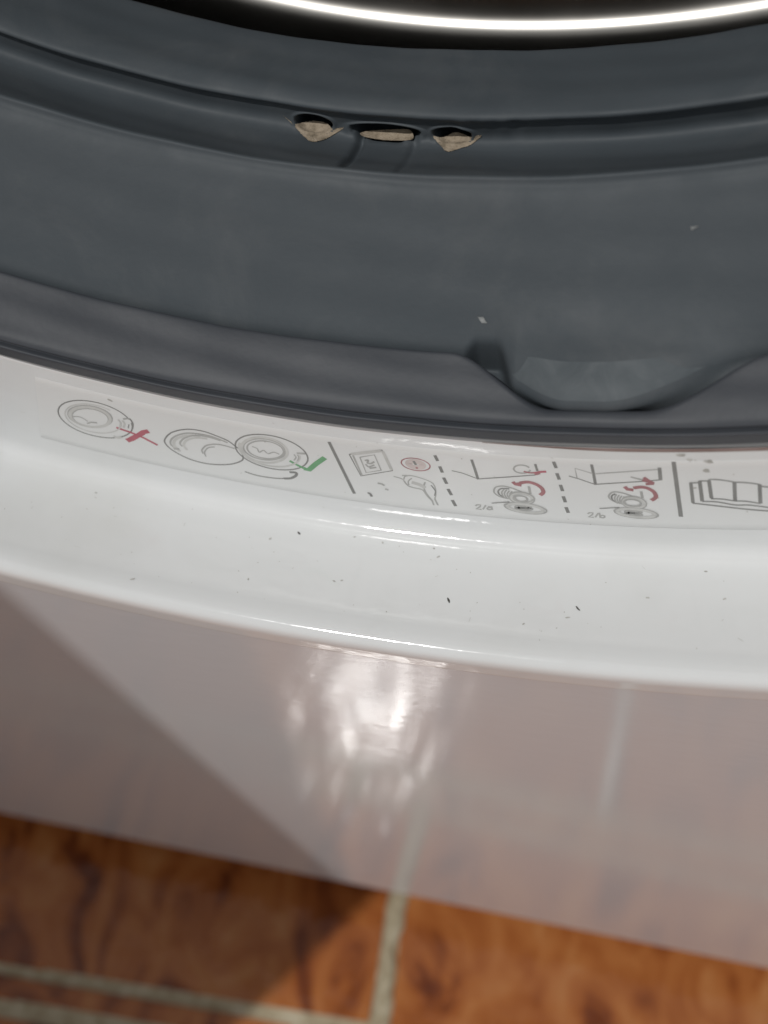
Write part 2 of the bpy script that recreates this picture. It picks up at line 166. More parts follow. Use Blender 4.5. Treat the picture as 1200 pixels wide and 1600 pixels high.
 ('warning_symbol', [('p',0.20,'2.59,6.52 2.57,6.73 2.53,6.93 2.48,7.11 2.41,7.27 2.34,7.41 2.25,7.52 2.16,7.60 2.06,7.65 1.96,7.67 1.86,7.65 1.76,7.60 1.66,7.52 1.57,7.41 1.49,7.27 1.42,7.11 1.37,6.92 1.33,6.72 1.30,6.52 1.29,6.30 1.30,6.09 1.32,5.88 1.35,5.68 1.41,5.50 1.47,5.34 1.55,5.20 1.63,5.09 1.73,5.00 1.83,4.96 1.93,4.94 2.03,4.96 2.13,5.01 2.23,5.09 2.32,5.21 2.40,5.34 2.46,5.51 2.52,5.69 2.56,5.89 2.59,6.10 2.60,6.31 2.59,6.52'), ('q',1.00,'2.26,6.41 2.25,6.51 2.23,6.60 2.21,6.69 2.18,6.77 2.14,6.83 2.10,6.89 2.05,6.93 2.00,6.95 1.95,6.96 1.90,6.95 1.85,6.93 1.80,6.89 1.76,6.83 1.72,6.76 1.69,6.68 1.66,6.59 1.64,6.50 1.63,6.40 1.62,6.29 1.62,6.19 1.64,6.09 1.65,5.99 1.68,5.91 1.71,5.83 1.75,5.76 1.79,5.71 1.84,5.67 1.89,5.64 1.94,5.64 1.99,5.65 2.04,5.67 2.08,5.71 2.13,5.77 2.17,5.83 2.20,5.91 2.23,6.00 2.25,6.10 2.26,6.20 2.27,6.30 2.26,6.41'), ('d',0.40,'1.87,5.59 1.96,6.39'), ('p',0.35,'1.92,7.06 2.03,7.04')]),
 ('plug_pictogram', [('g',0.20,'0.84,9.64 0.87,9.66 0.91,9.69 0.95,9.72 1.00,9.75 1.05,9.78 1.09,9.82 1.13,9.86 1.17,9.92 1.20,9.98 1.23,10.03 1.26,10.05 1.29,10.03 1.30,9.96 1.31,9.85 1.32,9.71 1.33,9.56 1.35,9.43 1.37,9.32 1.41,9.24 1.45,9.16 1.49,9.10 1.54,9.05 1.59,9.01 1.64,8.99 1.70,8.99 1.75,9.00 1.81,9.03 1.86,9.08 1.92,9.13 1.99,9.19 2.05,9.26 2.13,9.33 2.20,9.42 2.28,9.52 2.35,9.62 2.41,9.72 2.46,9.83 2.51,9.93 2.55,10.03 2.59,10.15 2.62,10.30 2.64,10.48 2.66,10.70 2.68,10.95 2.68,11.23 2.69,11.53 2.69,11.83 2.68,12.12 2.67,12.44 2.66,12.80 2.64,13.16 2.61,13.50 2.60,13.78 2.58,13.99'), ('g',0.25,'1.28,10.26 1.29,10.39 1.32,10.58 1.34,10.80 1.37,11.02 1.41,11.23 1.44,11.39 1.48,11.50 1.53,11.58 1.58,11.64 1.63,11.68 1.68,11.73 1.74,11.77 1.79,11.81 1.85,11.83 1.91,11.84 1.97,11.87 2.03,11.92 2.08,12.02 2.12,12.17 2.15,12.36 2.18,12.58 2.20,12.82 2.23,13.05 2.26,13.27 2.29,13.49 2.33,13.73 2.37,13.97 2.41,14.20 2.44,14.39 2.46,14.52'), ('g',0.20,'1.49,11.25 1.49,11.15 1.48,11.01 1.48,10.85 1.48,10.68 1.48,10.51 1.49,10.35 1.52,10.20 1.55,10.05 1.58,9.89 1.62,9.75 1.65,9.63 1.67,9.54'), ('g',0.25,'2.26,10.13 2.25,10.26 2.23,10.43 2.21,10.63 2.19,10.86 2.17,11.08 2.16,11.30 2.16,11.50 2.17,11.71 2.18,11.92 2.19,12.14 2.21,12.36 2.23,12.61 2.26,12.88 2.30,13.20 2.34,13.53 2.39,13.85 2.42,14.11 2.45,14.30'), ('l',0.70,'1.64,10.49 1.69,10.53 1.75,10.60 1.82,10.68 1.90,10.76 1.97,10.85 2.02,10.93 2.07,11.03 2.11,11.13 2.15,11.24 2.18,11.34 2.20,11.43 2.22,11.49'), ('d',0.20,'2.51,10.66 2.53,10.80 2.56,10.99 2.59,11.21 2.62,11.45 2.65,11.69 2.67,11.91 2.67,12.12 2.66,12.35 2.64,12.57 2.63,12.77 2.61,12.95 2.60,13.07'), ('g',0.25,'2.45,14.19 2.50,15.42'), ('g',0.25,'2.59,13.88 2.69,15.31'), ('g',0.25,'1.24,9.18 1.47,9.05'), ('g',0.35,'0.05,11.71 0.07,11.72 0.10,11.72 0.13,11.72 0.16,11.73 0.20,11.75 0.23,11.78 0.25,11.82 0.27,11.87 0.30,11.93 0.32,11.99 0.34,12.04 0.35,12.08'), ('g',0.35,'0.36,12.87 0.51,13.00'), ('d',0.40,'-0.48,14.49 -0.47,14.48 -0.45,14.46 -0.43,14.45 -0.41,14.44 -0.39,14.45 -0.38,14.49 -0.36,14.57 -0.35,14.69 -0.34,14.84 -0.33,14.98 -0.32,15.10 -0.31,15.18')]),
 ('dash', [('k',0.50,'2.89,3.83 2.99,5.03')]),
 ('dash', [('k',0.50,'3.04,6.17 3.12,7.51')]),
 ('dash', [('k',0.50,'3.14,8.62 3.24,10.00')]),
 ('dash', [('k',0.50,'3.26,11.14 3.38,12.55')]),
 ('dash', [('k',0.50,'3.38,13.66 3.49,15.08')]),
 ('drain_hose_step_pictogram', [('d',0.42,'4.54,4.04 4.62,5.98 4.69,8.13'), ('d',0.16,'3.56,6.87 4.03,7.19 4.69,8.19'), ('d',0.20,'4.64,8.24 5.94,7.31 7.23,6.41 7.45,6.12'), ('d',0.36,'7.35,4.01 7.40,5.52'), ('g',0.26,'7.09,5.30 7.08,5.43 7.06,5.55 7.03,5.67 7.00,5.78 6.97,5.88 6.93,5.96 6.88,6.04 6.83,6.10 6.78,6.14 6.73,6.16 6.68,6.17 6.63,6.16 6.58,6.13 6.53,6.08 6.49,6.02 6.45,5.94 6.42,5.85 6.40,5.75 6.38,5.63 6.37,5.51 6.36,5.39 6.37,5.26 6.38,5.14 6.40,5.02 6.42,4.90 6.45,4.79 6.49,4.69 6.53,4.61 6.58,4.54 6.63,4.48 6.68,4.45 6.73,4.43 6.78,4.42 6.83,4.44 6.88,4.47 6.93,4.52 6.97,4.59 7.00,4.67 7.03,4.76 7.06,4.87'), ('p',0.30,'6.79,5.76 6.83,5.79 6.87,5.83 6.92,5.87 6.98,5.92 7.03,5.95 7.08,5.96 7.13,5.96 7.18,5.93 7.23,5.90 7.27,5.86 7.31,5.82 7.34,5.80'), ('r',0.40,'7.24,6.08 7.51,5.63 7.78,5.51'), ('p',0.40,'7.26,6.24 7.50,5.90'), ('p',0.60,'7.34,10.79 7.36,10.72 7.39,10.62 7.42,10.50 7.46,10.37 7.48,10.23 7.50,10.10 7.51,9.95 7.51,9.79 7.50,9.63 7.49,9.46 7.48,9.30 7.46,9.15 7.43,9.01 7.40,8.86 7.36,8.73 7.32,8.60 7.28,8.48 7.23,8.38 7.18,8.29 7.13,8.20 7.07,8.13 7.01,8.08 6.95,8.04 6.89,8.03 6.83,8.05 6.76,8.10 6.69,8.17 6.63,8.25 6.58,8.31 6.54,8.36'), ('p',0.60,'6.23,8.20 6.32,8.65 6.59,8.85'), ('p',0.50,'6.28,8.71 6.58,8.39'), ('g',0.36,'6.91,8.95 6.92,10.62'), ('g',0.24,'6.12,12.24 6.07,12.20 5.99,12.15 5.89,12.10 5.79,12.03 5.70,11.97 5.63,11.89 5.57,11.81 5.52,11.73 5.48,11.64 5.45,11.54 5.42,11.44 5.39,11.33 5.37,11.22 5.35,11.11 5.33,10.99 5.32,10.87 5.32,10.73 5.32,10.60 5.33,10.45 5.34,10.29 5.36,10.12 5.38,9.95 5.41,9.80 5.44,9.68 5.49,9.58 5.54,9.49 5.60,9.42 5.66,9.37 5.73,9.33 5.79,9.32 5.86,9.34 5.92,9.38 5.99,9.44 6.06,9.52 6.13,9.60 6.20,9.70 6.28,9.82 6.36,9.97 6.45,10.13 6.53,10.28 6.59,10.41 6.64,10.51'), ('d',0.24,'5.75,11.95 5.73,11.88 5.69,11.78 5.65,11.66 5.61,11.53 5.57,11.40 5.54,11.27 5.53,11.15 5.51,11.02 5.51,10.89 5.51,10.76 5.51,10.63 5.52,10.51 5.54,10.40 5.56,10.28 5.58,10.17 5.61,10.06 5.65,9.97 5.69,9.90 5.74,9.86 5.80,9.84 5.87,9.83 5.94,9.83 5.99,9.83 6.03,9.83'), ('g',0.20,'5.79,9.97 5.78,10.07 5.75,10.20 5.72,10.36 5.69,10.53 5.67,10.71 5.66,10.89 5.66,11.09 5.68,11.31 5.70,11.53 5.72,11.75 5.74,11.93 5.75,12.06'), ('g',0.20,'5.91,10.10 5.89,10.19 5.86,10.33 5.83,10.49 5.81,10.66 5.78,10.84 5.77,11.02 5.78,11.21 5.79,11.42 5.81,11.64 5.83,11.84 5.85,12.02 5.87,12.14'), ('g',0.20,'6.02,10.22 6.00,10.32 5.98,10.46 5.95,10.62 5.92,10.79 5.90,10.97 5.89,11.15 5.89,11.33 5.91,11.54 5.93,11.74 5.95,11.94 5.97,12.11 5.98,12.23'), ('g',0.20,'6.14,10.35 6.12,10.45 6.09,10.59 6.06,10.75 6.03,10.92 6.01,11.10 6.00,11.28 6.01,11.45 6.02,11.65 6.04,11.85 6.06,12.04 6.08,12.20 6.10,12.31'), ('g',0.20,'6.25,10.48 6.23,10.58 6.21,10.72 6.18,10.88 6.15,11.06 6.13,11.24 6.12,11.40 6.12,11.58 6.13,11.77 6.15,11.96 6.18,12.14 6.20,12.29 6.21,12.40'), ('g',0.30,'7.04,11.94 7.02,12.15 6.99,12.35 6.95,12.54 6.89,12.71 6.83,12.86 6.76,12.98 6.68,13.06 6.60,13.12 6.52,13.14 6.44,13.13 6.36,13.09 6.28,13.01 6.21,12.90 6.14,12.76 6.09,12.60 6.04,12.42 6.01,12.22 5.99,12.00 5.98,11.79 5.99,11.57 6.01,11.36 6.04,11.15 6.08,10.96 6.14,10.80 6.20,10.65 6.27,10.53 6.35,10.45 6.43,10.39 6.51,10.37 6.60,10.38 6.68,10.43 6.75,10.51 6.83,10.62 6.89,10.76 6.94,10.92 6.99,11.10 7.02,11.30 7.04,11.51 7.05,11.72 7.04,11.94'), ('l',0.40,'6.96,11.91 6.94,12.07 6.92,12.23 6.88,12.37 6.84,12.50 6.79,12.62 6.73,12.71 6.66,12.77 6.60,12.81 6.53,12.83 6.46,12.82 6.39,12.78 6.32,12.72 6.26,12.63 6.21,12.52 6.16,12.40 6.12,12.25 6.09,12.10 6.07,11.93 6.07,11.77 6.07,11.60 6.09,11.43 6.11,11.27 6.15,11.13 6.19,11.00 6.25,10.89 6.31,10.80 6.37,10.73 6.44,10.69 6.51,10.68 6.58,10.69 6.65,10.73 6.71,10.79 6.77,10.88 6.83,10.99 6.87,11.11 6.91,11.26 6.94,11.41 6.96,11.57 6.96,11.74 6.96,11.91'), ('g',0.30,'6.75,11.93 6.74,12.04 6.72,12.14 6.70,12.23 6.67,12.32 6.64,12.39 6.60,12.45 6.55,12.50 6.51,12.54 6.46,12.55 6.42,12.55 6.37,12.54 6.32,12.51 6.28,12.46 6.25,12.40 6.21,12.33 6.19,12.24 6.17,12.15 6.15,12.05 6.15,11.94 6.15,11.84 6.16,11.73 6.18,11.63 6.20,11.54 6.23,11.45 6.26,11.38 6.30,11.32 6.34,11.27 6.39,11.24 6.44,11.22 6.48,11.22 6.53,11.23 6.57,11.27 6.62,11.31 6.65,11.37 6.68,11.45 6.71,11.53 6.73,11.63 6.74,11.73 6.75,11.83 6.75,11.93'), ('g',0.25,'6.99,11.75 6.99,11.83 6.98,11.90 6.97,11.98 6.96,12.05 6.94,12.13 6.92,12.19 6.91,12.26 6.89,12.32 6.86,12.37 6.84,12.43 6.81,12.47 6.79,12.51 6.76,12.55 6.73,12.58 6.70,12.60 6.67,12.62 6.64,12.63 6.61,12.64 6.58,12.64 6.55,12.63 6.52,12.61 6.49,12.59 6.46,12.57 6.43,12.54 6.40,12.50 6.38,12.45 6.35,12.41 6.33,12.35 6.31,12.29 6.29,12.23 6.27,12.17 6.25,12.10 6.24,12.02 6.23,11.95 6.22,11.87 6.22,11.79 6.21,11.71 6.21,11.63 6.21,11.55 6.21,11.47'), ('d',0.16,'5.14,13.47 5.94,12.80'), ('g',0.22,'7.51,14.37 7.49,14.54 7.45,14.70 7.38,14.85 7.30,14.97 7.20,15.07 7.09,15.15 6.96,15.20 6.82,15.22 6.68,15.21 6.54,15.17 6.40,15.11 6.26,15.02 6.13,14.91 6.02,14.78 5.91,14.63 5.83,14.46 5.76,14.28 5.72,14.10 5.69,13.92 5.69,13.73 5.71,13.56 5.76,13.40 5.82,13.25 5.90,13.12 6.00,13.02 6.12,12.94 6.25,12.89 6.38,12.87 6.53,12.87 6.67,12.91 6.81,12.97 6.95,13.07 7.07,13.18 7.19,13.32 7.29,13.47 7.37,13.64 7.44,13.82 7.49,14.01 7.51,14.19 7.51,14.37'), ('l',0.50,'7.36,14.31 7.34,14.45 7.31,14.58 7.25,14.69 7.19,14.79 7.10,14.87 7.01,14.93 6.90,14.97 6.79,14.98 6.67,14.98 6.55,14.95 6.44,14.89 6.32,14.82 6.21,14.73 6.12,14.62 6.03,14.50 5.96,14.36 5.90,14.22 5.87,14.08 5.85,13.93 5.84,13.78 5.86,13.64 5.90,13.51 5.95,13.40 6.02,13.30 6.10,13.21 6.20,13.15 6.31,13.11 6.42,13.10 6.54,13.10 6.66,13.13 6.77,13.19 6.89,13.26 6.99,13.36 7.09,13.47 7.18,13.59 7.25,13.73 7.30,13.87 7.34,14.02 7.36,14.17 7.36,14.31'), ('g',0.85,'6.82,13.94 6.82,13.98 6.81,14.01 6.79,14.04 6.76,14.07 6.73,14.09 6.70,14.11 6.66,14.13 6.61,14.14 6.57,14.15 6.52,14.16 6.48,14.16 6.43,14.15 6.39,14.14 6.35,14.13 6.32,14.11 6.29,14.08 6.27,14.06 6.25,14.03 6.24,14.00 6.24,13.97 6.24,13.93 6.26,13.90 6.28,13.87 6.30,13.84 6.33,13.82 6.37,13.80 6.41,13.78 6.45,13.76 6.50,13.75 6.54,13.75 6.59,13.75 6.63,13.76 6.67,13.77 6.71,13.78 6.75,13.80 6.77,13.83 6.80,13.85 6.81,13.88 6.82,13.91 6.82,13.94')]),
 ('step_lettering', [('g',0.28,'4.38,14.54 4.48,14.22 4.63,14.19 4.59,14.61 4.40,15.28 4.64,15.23'), ('g',0.26,'4.70,15.20 4.86,14.12'), ('g',0.28,'4.94,14.44 5.11,14.36 5.12,15.13'), ('g',0.26,'5.10,14.82 5.08,14.99 5.02,15.11 4.96,15.15 4.91,15.07 4.90,14.92 4.92,14.74 4.98,14.62 5.04,14.59 5.09,14.66 5.10,14.82')]),
 ('dash', [('k',0.50,'8.17,3.32 8.24,4.65')]),
 ('dash', [('k',0.50,'8.23,5.73 8.29,7.09')]),
 ('dash', [('k',0.50,'8.30,8.20 8.35,9.59')]),
 ('dash', [('k',0.50,'8.34,10.72 8.39,12.07')]),
 ('dash', [('k',0.50,'8.38,13.17 8.44,14.47')]),
 ('hose_outlet_step_pictogram', [('d',0.42,'9.79,3.56 9.81,5.65 9.81,7.63'), ('d',0.18,'8.73,6.19 9.14,6.71 9.78,7.74'), ('g',0.18,'9.78,5.46 9.05,4.49 9.07,6.58'), ('d',0.20,'9.76,7.76 11.59,6.89 12.58,6.39'), ('g',0.20,'9.90,5.47 11.11,4.89 12.62,4.22'), ('d',0.50,'12.61,3.89 12.56,6.45'), ('g',0.30,'11.35,5.91 11.85,6.52'), ('p',0.50,'11.81,6.52 12.07,6.83 12.27,7.22'), ('p',0.50,'11.89,5.95 12.08,6.63 12.26,7.16'), ('p',0.45,'11.92,7.35 12.26,7.22'), ('p',0.60,'12.03,10.79 12.06,10.71 12.10,10.62 12.14,10.50 12.18,10.36 12.22,10.22 12.24,10.08 12.25,9.92 12.26,9.75 12.25,9.57 12.24,9.39 12.23,9.21 12.21,9.05 12.19,8.90 12.16,8.75 12.12,8.61 12.08,8.47 12.04,8.36 12.00,8.26 11.96,8.18 11.91,8.11 11.87,8.06 11.82,8.02 11.77,8.00 11.71,7.99 11.66,8.00 11.60,8.04 11.53,8.09 11.47,8.15 11.42,8.20 11.39,8.24'), ('p',0.60,'11.03,7.98 11.12,8.52 11.37,8.65'), ('g',0.36,'11.68,8.91 11.68,10.36'), ('g',0.24,'10.87,11.87 10.82,11.80 10.75,11.70 10.67,11.59 10.58,11.46 10.51,11.33 10.45,11.21 10.40,11.10 10.37,10.98 10.34,10.87 10.32,10.75 10.30,10.63 10.29,10.51 10.28,10.38 10.28,10.25 10.29,10.13 10.30,10.00 10.32,9.88 10.34,9.76 10.36,9.65 10.39,9.53 10.42,9.42 10.46,9.32 10.51,9.24 10.56,9.20 10.61,9.18 10.67,9.20 10.74,9.23 10.80,9.28 10.88,9.35 10.95,9.44 11.03,9.55 11.12,9.71 11.22,9.88 11.31,10.05 11.38,10.19 11.44,10.29'), ('d',0.24,'10.63,11.71 10.61,11.62 10.57,11.50 10.53,11.36 10.48,11.20 10.44,11.05 10.42,10.90 10.41,10.76 10.40,10.61 10.40,10.46 10.40,10.31 10.41,10.18 10.43,10.06 10.45,9.96 10.47,9.86 10.51,9.78 10.54,9.71 10.56,9.65 10.58,9.61'), ('g',0.20,'10.64,9.70 10.62,9.79 10.60,9.92 10.57,10.06 10.55,10.22 10.53,10.39 10.52,10.57 10.52,10.75 10.53,10.97 10.55,11.19 10.57,11.40 10.59,11.58 10.60,11.71'), ('g',0.20,'10.74,9.85 10.72,9.94 10.70,10.07 10.67,10.21 10.65,10.38 10.63,10.55 10.62,10.71 10.62,10.89 10.63,11.10 10.65,11.31 10.67,11.51 10.69,11.68 10.70,11.80'), ('g',0.20,'10.84,10.00 10.82,10.09 10.80,10.22 10.77,10.37 10.75,10.53 10.73,10.70 10.72,10.86 10.72,11.04 10.73,11.23 10.75,11.43 10.77,11.61 10.79,11.77 10.80,11.88'), ('g',0.20,'10.94,10.15 10.92,10.24 10.90,10.37 10.87,10.52 10.85,10.69 10.83,10.85 10.82,11.01 10.82,11.18 10.83,11.36 10.85,11.54 10.87,11.72 10.89,11.86 10.90,11.97'), ('g',0.20,'11.04,10.30 11.02,10.39 11.00,10.52 10.97,10.67 10.94,10.84 10.92,11.01 10.91,11.16 10.92,11.32 10.93,11.49 10.95,11.66 10.97,11.82 10.99,11.96 11.00,12.06'), ('g',0.30,'11.78,11.70 11.77,11.90 11.74,12.09 11.70,12.26 11.65,12.41 11.59,12.54 11.52,12.64 11.45,12.71 11.38,12.75 11.30,12.75 11.22,12.73 11.15,12.67 11.08,12.57 11.01,12.45 10.95,12.31 10.90,12.14 10.86,11.95 10.83,11.76 10.81,11.55 10.81,11.34 10.81,11.13 10.83,10.93 10.86,10.74 10.90,10.56 10.95,10.41 11.01,10.29 11.08,10.19 11.15,10.12 11.22,10.08 11.30,10.08 11.38,10.11 11.45,10.17 11.52,10.26 11.59,10.38 11.65,10.52 11.70,10.69 11.74,10.88 11.77,11.07 11.79,11.28 11.79,11.49 11.78,11.70'), ('l',0.40,'11.72,11.65 11.70,11.82 11.68,11.97 11.64,12.11 11.60,12.23 11.55,12.33 11.49,12.41 11.43,12.46 11.37,12.49 11.30,12.49 11.24,12.47 11.17,12.42 11.11,12.34 11.06,12.24 11.00,12.12 10.96,11.99 10.93,11.84 10.90,11.67 10.88,11.51 10.88,11.34 10.88,11.17 10.90,11.00 10.92,10.85 10.96,10.71 11.00,10.59 11.05,10.49 11.11,10.41 11.17,10.36 11.23,10.33 11.30,10.33 11.36,10.36 11.43,10.41 11.49,10.48 11.55,10.58 11.60,10.70 11.64,10.84 11.67,10.99 11.70,11.15 11.72,11.32 11.72,11.49 11.72,11.65'), ('g',0.30,'11.58,11.56 11.57,11.67 11.55,11.78 11.53,11.88 11.49,11.97 11.45,12.04 11.41,12.10 11.36,12.14 11.30,12.17 11.25,12.18 11.19,12.16 11.14,12.13 11.09,12.09 11.04,12.02 10.99,11.94 10.96,11.85 10.92,11.75 10.90,11.64 10.89,11.52 10.88,11.40 10.88,11.29 10.89,11.17 10.91,11.06 10.94,10.96 10.97,10.88 11.01,10.80 11.06,10.74 11.11,10.70 11.16,10.67 11.22,10.67 11.27,10.68 11.33,10.71 11.38,10.76 11.43,10.82 11.47,10.90 11.51,10.99 11.54,11.10 11.56,11.21 11.58,11.32 11.58,11.44 11.58,11.56'), ('d',0.16,'9.81,13.01 10.66,12.55'), ('g',0.22,'12.21,14.07 12.19,14.23 12.14,14.38 12.08,14.52 12.00,14.63 11.91,14.72 11.79,14.79 11.67,14.83 11.54,14.85 11.40,14.84 11.26,14.80 11.12,14.73 10.99,14.64 10.86,14.53 10.74,14.40 10.64,14.25 10.55,14.09 10.49,13.91 10.44,13.74 10.42,13.56 10.41,13.38 10.43,13.22 10.48,13.06 10.54,12.92 10.62,12.81 10.72,12.71 10.83,12.64 10.96,12.59 11.09,12.58 11.23,12.59 11.37,12.63 11.51,12.70 11.65,12.79 11.77,12.91 11.89,13.05 11.99,13.20 12.07,13.36 12.13,13.54 12.18,13.72 12.20,13.89 12.21,14.07'), ('l',0.50,'12.07,14.01 12.05,14.14 12.02,14.26 11.97,14.37 11.90,14.46 11.82,14.53 11.72,14.58 11.62,14.62 11.51,14.63 11.39,14.61 11.27,14.58 11.15,14.52 11.04,14.45 10.93,14.36 10.83,14.25 10.75,14.13 10.67,14.00 10.62,13.86 10.58,13.71 10.55,13.57 10.55,13.43 10.57,13.30 10.60,13.18 10.66,13.07 10.73,12.97 10.81,12.90 10.90,12.84 11.01,12.81 11.12,12.80 11.24,12.81 11.36,12.85 11.48,12.90 11.59,12.98 11.70,13.08 11.80,13.19 11.88,13.31 11.95,13.44 12.01,13.59 12.05,13.73 12.07,13.87 12.07,14.01'), ('g',0.85,'11.52,13.74 11.52,13.77 11.50,13.80 11.48,13.82 11.46,13.84 11.43,13.86 11.39,13.87 11.35,13.88 11.31,13.89 11.26,13.89 11.22,13.88 11.17,13.87 11.13,13.85 11.08,13.83 11.04,13.81 11.01,13.79 10.98,13.76 10.96,13.73 10.94,13.70 10.93,13.66 10.93,13.63 10.93,13.60 10.95,13.57 10.97,13.55 10.99,13.53 11.02,13.51 11.06,13.49 11.10,13.49 11.14,13.48 11.19,13.48 11.23,13.49 11.28,13.50 11.33,13.51 11.37,13.53 11.41,13.56 11.44,13.58 11.47,13.61 11.49,13.64 11.51,13.68 11.52,13.71 11.52,13.74')]),
 ('step_lettering', [('g',0.28,'9.26,14.43 9.35,14.14 9.49,14.15 9.46,14.55 9.28,15.16 9.50,15.16'), ('g',0.26,'9.56,15.14 9.72,14.13'), ('g',0.28,'9.76,14.03 9.78,15.21'), ('g',0.26,'9.97,14.85 9.95,15.02 9.90,15.14 9.84,15.16 9.79,15.07 9.78,14.90 9.80,14.73 9.85,14.61 9.91,14.59 9.96,14.68 9.97,14.85')]),
 ('divider_line', [('d',0.58,'13.23,2.69 13.12,14.28')]),
 ('manual_pictogram', [('d',0.24,'14.50,6.46 14.50,6.43 14.51,6.40 14.52,6.36 14.54,6.32 14.56,6.29 14.59,6.27 14.64,6.27 14.70,6.27 14.76,6.28 14.83,6.30 14.91,6.33 14.98,6.37 15.07,6.43 15.16,6.51 15.26,6.59 15.35,6.68 15.43,6.75 15.48,6.80'), ('d',0.24,'15.48,6.86 15.53,6.87 15.60,6.88 15.69,6.89 15.78,6.91 15.87,6.94 15.96,6.98 16.04,7.03 16.14,7.10 16.24,7.17 16.33,7.24 16.41,7.31 16.47,7.35'), ('d',0.50,'14.51,6.46 14.48,10.17'), ('d',0.50,'15.50,6.80 15.39,10.70'), ('d',0.50,'16.46,7.35 16.35,11.27'), ('d',0.24,'14.45,10.29 14.50,10.28 14.56,10.28 14.63,10.27 14.71,10.28 14.80,10.29 14.88,10.32 14.96,10.37 15.06,10.44 15.16,10.53 15.25,10.62 15.33,10.69 15.39,10.74'), ('d',0.24,'15.39,10.74 15.43,10.74 15.50,10.74 15.57,10.74 15.65,10.75 15.73,10.77 15.82,10.81 15.91,10.87 16.01,10.96 16.12,11.06 16.21,11.16 16.30,11.25 16.36,11.31'), ('d',0.24,'14.11,6.55 14.51,6.55'), ('d',0.50,'14.14,6.55 14.09,10.82'), ('d',0.24,'14.08,10.82 14.14,10.83 14.23,10.83 14.34,10.84 14.45,10.85 14.57,10.88 14.68,10.93 14.79,11.02 14.91,11.13 15.03,11.25 15.14,11.38 15.26,11.49 15.37,11.57 15.46,11.60 15.55,11.60 15.64,11.59 15.72,11.57 15.82,11.58 15.93,11.61 16.07,11.70 16.23,11.82 16.41,11.95 16.57,12.09 16.71,12.21 16.81,12.29'), ('d',0.24,'13.73,6.93 14.13,6.92'), ('d',0.45,'13.77,6.93 13.71,11.17'), ('d',0.24,'13.69,11.21 13.79,11.27 13.93,11.35 14.09,11.44 14.27,11.55 14.46,11.66 14.65,11.77 14.84,11.89 15.04,12.02 15.25,12.15 15.47,12.29 15.68,12.42 15.90,12.54 16.12,12.65 16.36,12.77 16.61,12.87 16.83,12.97 17.02,13.06 17.16,13.12'), ('d',0.24,'16.45,7.72 16.90,7.98'), ('d',0.40,'16.90,7.98 16.82,12.29'), ('d',0.24,'16.90,8.35 17.25,8.57'), ('d',0.40,'17.25,8.57 17.17,13.12')]),
]
SMUDGES = [(13.576, 1.42, 1.31, 0.56, 0), (13.904, 2.31, 0.84, 0.42, 0), (14.631, 2.71, 1.31, 0.69, 5), (14.488, 4.49, 1.03, 0.83, 20), (-12.288, 3.61, 0.93, 0.42, 15), (13.874, 8.02, 0.75, 0.28, 0)]
SPECKS = [(-3.642, 17.807, -3.489, 17.335, 0.3), (-4.673, 15.76, -4.767, 15.373, 0.29), (-5.02, 7.874, -4.999, 7.423, 0.24), (3.666, 9.818, 3.81, 8.924, 0.32), (9.04, 10.62, 9.248, 9.844, 0.25), (11.757, 12.947, 11.935, 12.926, 0.25), (14.896, 13.462, 14.766, 13.219, 0.29), (2.852, 17.141, 2.733, 16.713, 0.29), (2.441, 18.426, 2.555, 18.317, 0.24), (-1.418, 9.957, -1.275, 9.849, 0.23), (-0.973, 10.367, -1.085, 10.091, 0.23), (7.127, 6.941, 7.029, 6.626, 0.24), (8.905, 8.679, 8.71, 8.455, 0.15), (13.887, 17.979, 14.038, 17.942, 0.15), (-13.004, 17.305, -12.863, 17.342, 0.24), (-9.732, 3.853, -9.934, 3.399, 0.29), (0.168, 18.39, 0.254, 18.008, 0.19), (-1.147, 18.481, -1.035, 18.553, 0.19)]
FLECKS = [
 [(0.0817, 0.03399), (0.0861, 0.03391), (0.0894, 0.03471), (0.0883, 0.03471), (0.085, 0.03473)],
 [(0.0981, 0.0307), (0.1068, 0.03054), (0.1068, 0.03054), (0.1003, 0.03066)],
 [(0.2485, 0.02329), (0.254, 0.02327), (0.2551, 0.02327), (0.2496, 0.02375)],
]
# ---------------------------------------------------------------- materials
def mat(name, col, rough=0.5, metal=0.0, spec=0.5):
    m = bpy.data.materials.new(name); m.use_nodes = True
    b = m.node_tree.nodes['Principled BSDF']
    b.inputs['Base Color'].default_value = (*col, 1); b.inputs['Roughness'].default_value = rough
    b.inputs['Metallic'].default_value = metal; b.inputs['Specular IOR Level'].default_value = spec
    return m, m.node_tree, b
def node(nt, t, **kw):
    n = nt.nodes.new(t)
    for k, v in kw.items():
        if k.startswith('i_'): n.inputs[k[2:].replace('_', ' ')].default_value = v
        else: setattr(n, k, v)
    return n
def ramp(nt, fac, stops):
    r = nt.nodes.new('ShaderNodeValToRGB')
    while len(r.color_ramp.elements) < len(stops): r.color_ramp.elements.new(0.5)
    for e, (p, c) in zip(r.color_ramp.elements, stops): e.position = p; e.color = (*c, 1)
    nt.links.new(fac, r.inputs[0]); return r
def coords(nt, scale=(1, 1, 1), kind='Object'):
    tc = node(nt, 'ShaderNodeTexCoord'); mp = node(nt, 'ShaderNodeMapping'); mp.inputs['Scale'].default_value = scale
    nt.links.new(tc.outputs[kind], mp.inputs[0]); return mp.outputs[0]
def noise(nt, vec, scale, detail=4, rough=0.55, dist=0.0):
    n = node(nt, 'ShaderNodeTexNoise'); n.inputs['Scale'].default_value = scale; n.inputs['Detail'].default_value = detail
    n.inputs['Roughness'].default_value = rough; n.inputs['Distortion'].default_value = dist
    nt.links.new(vec, n.inputs['Vector']); return n.outputs[0]
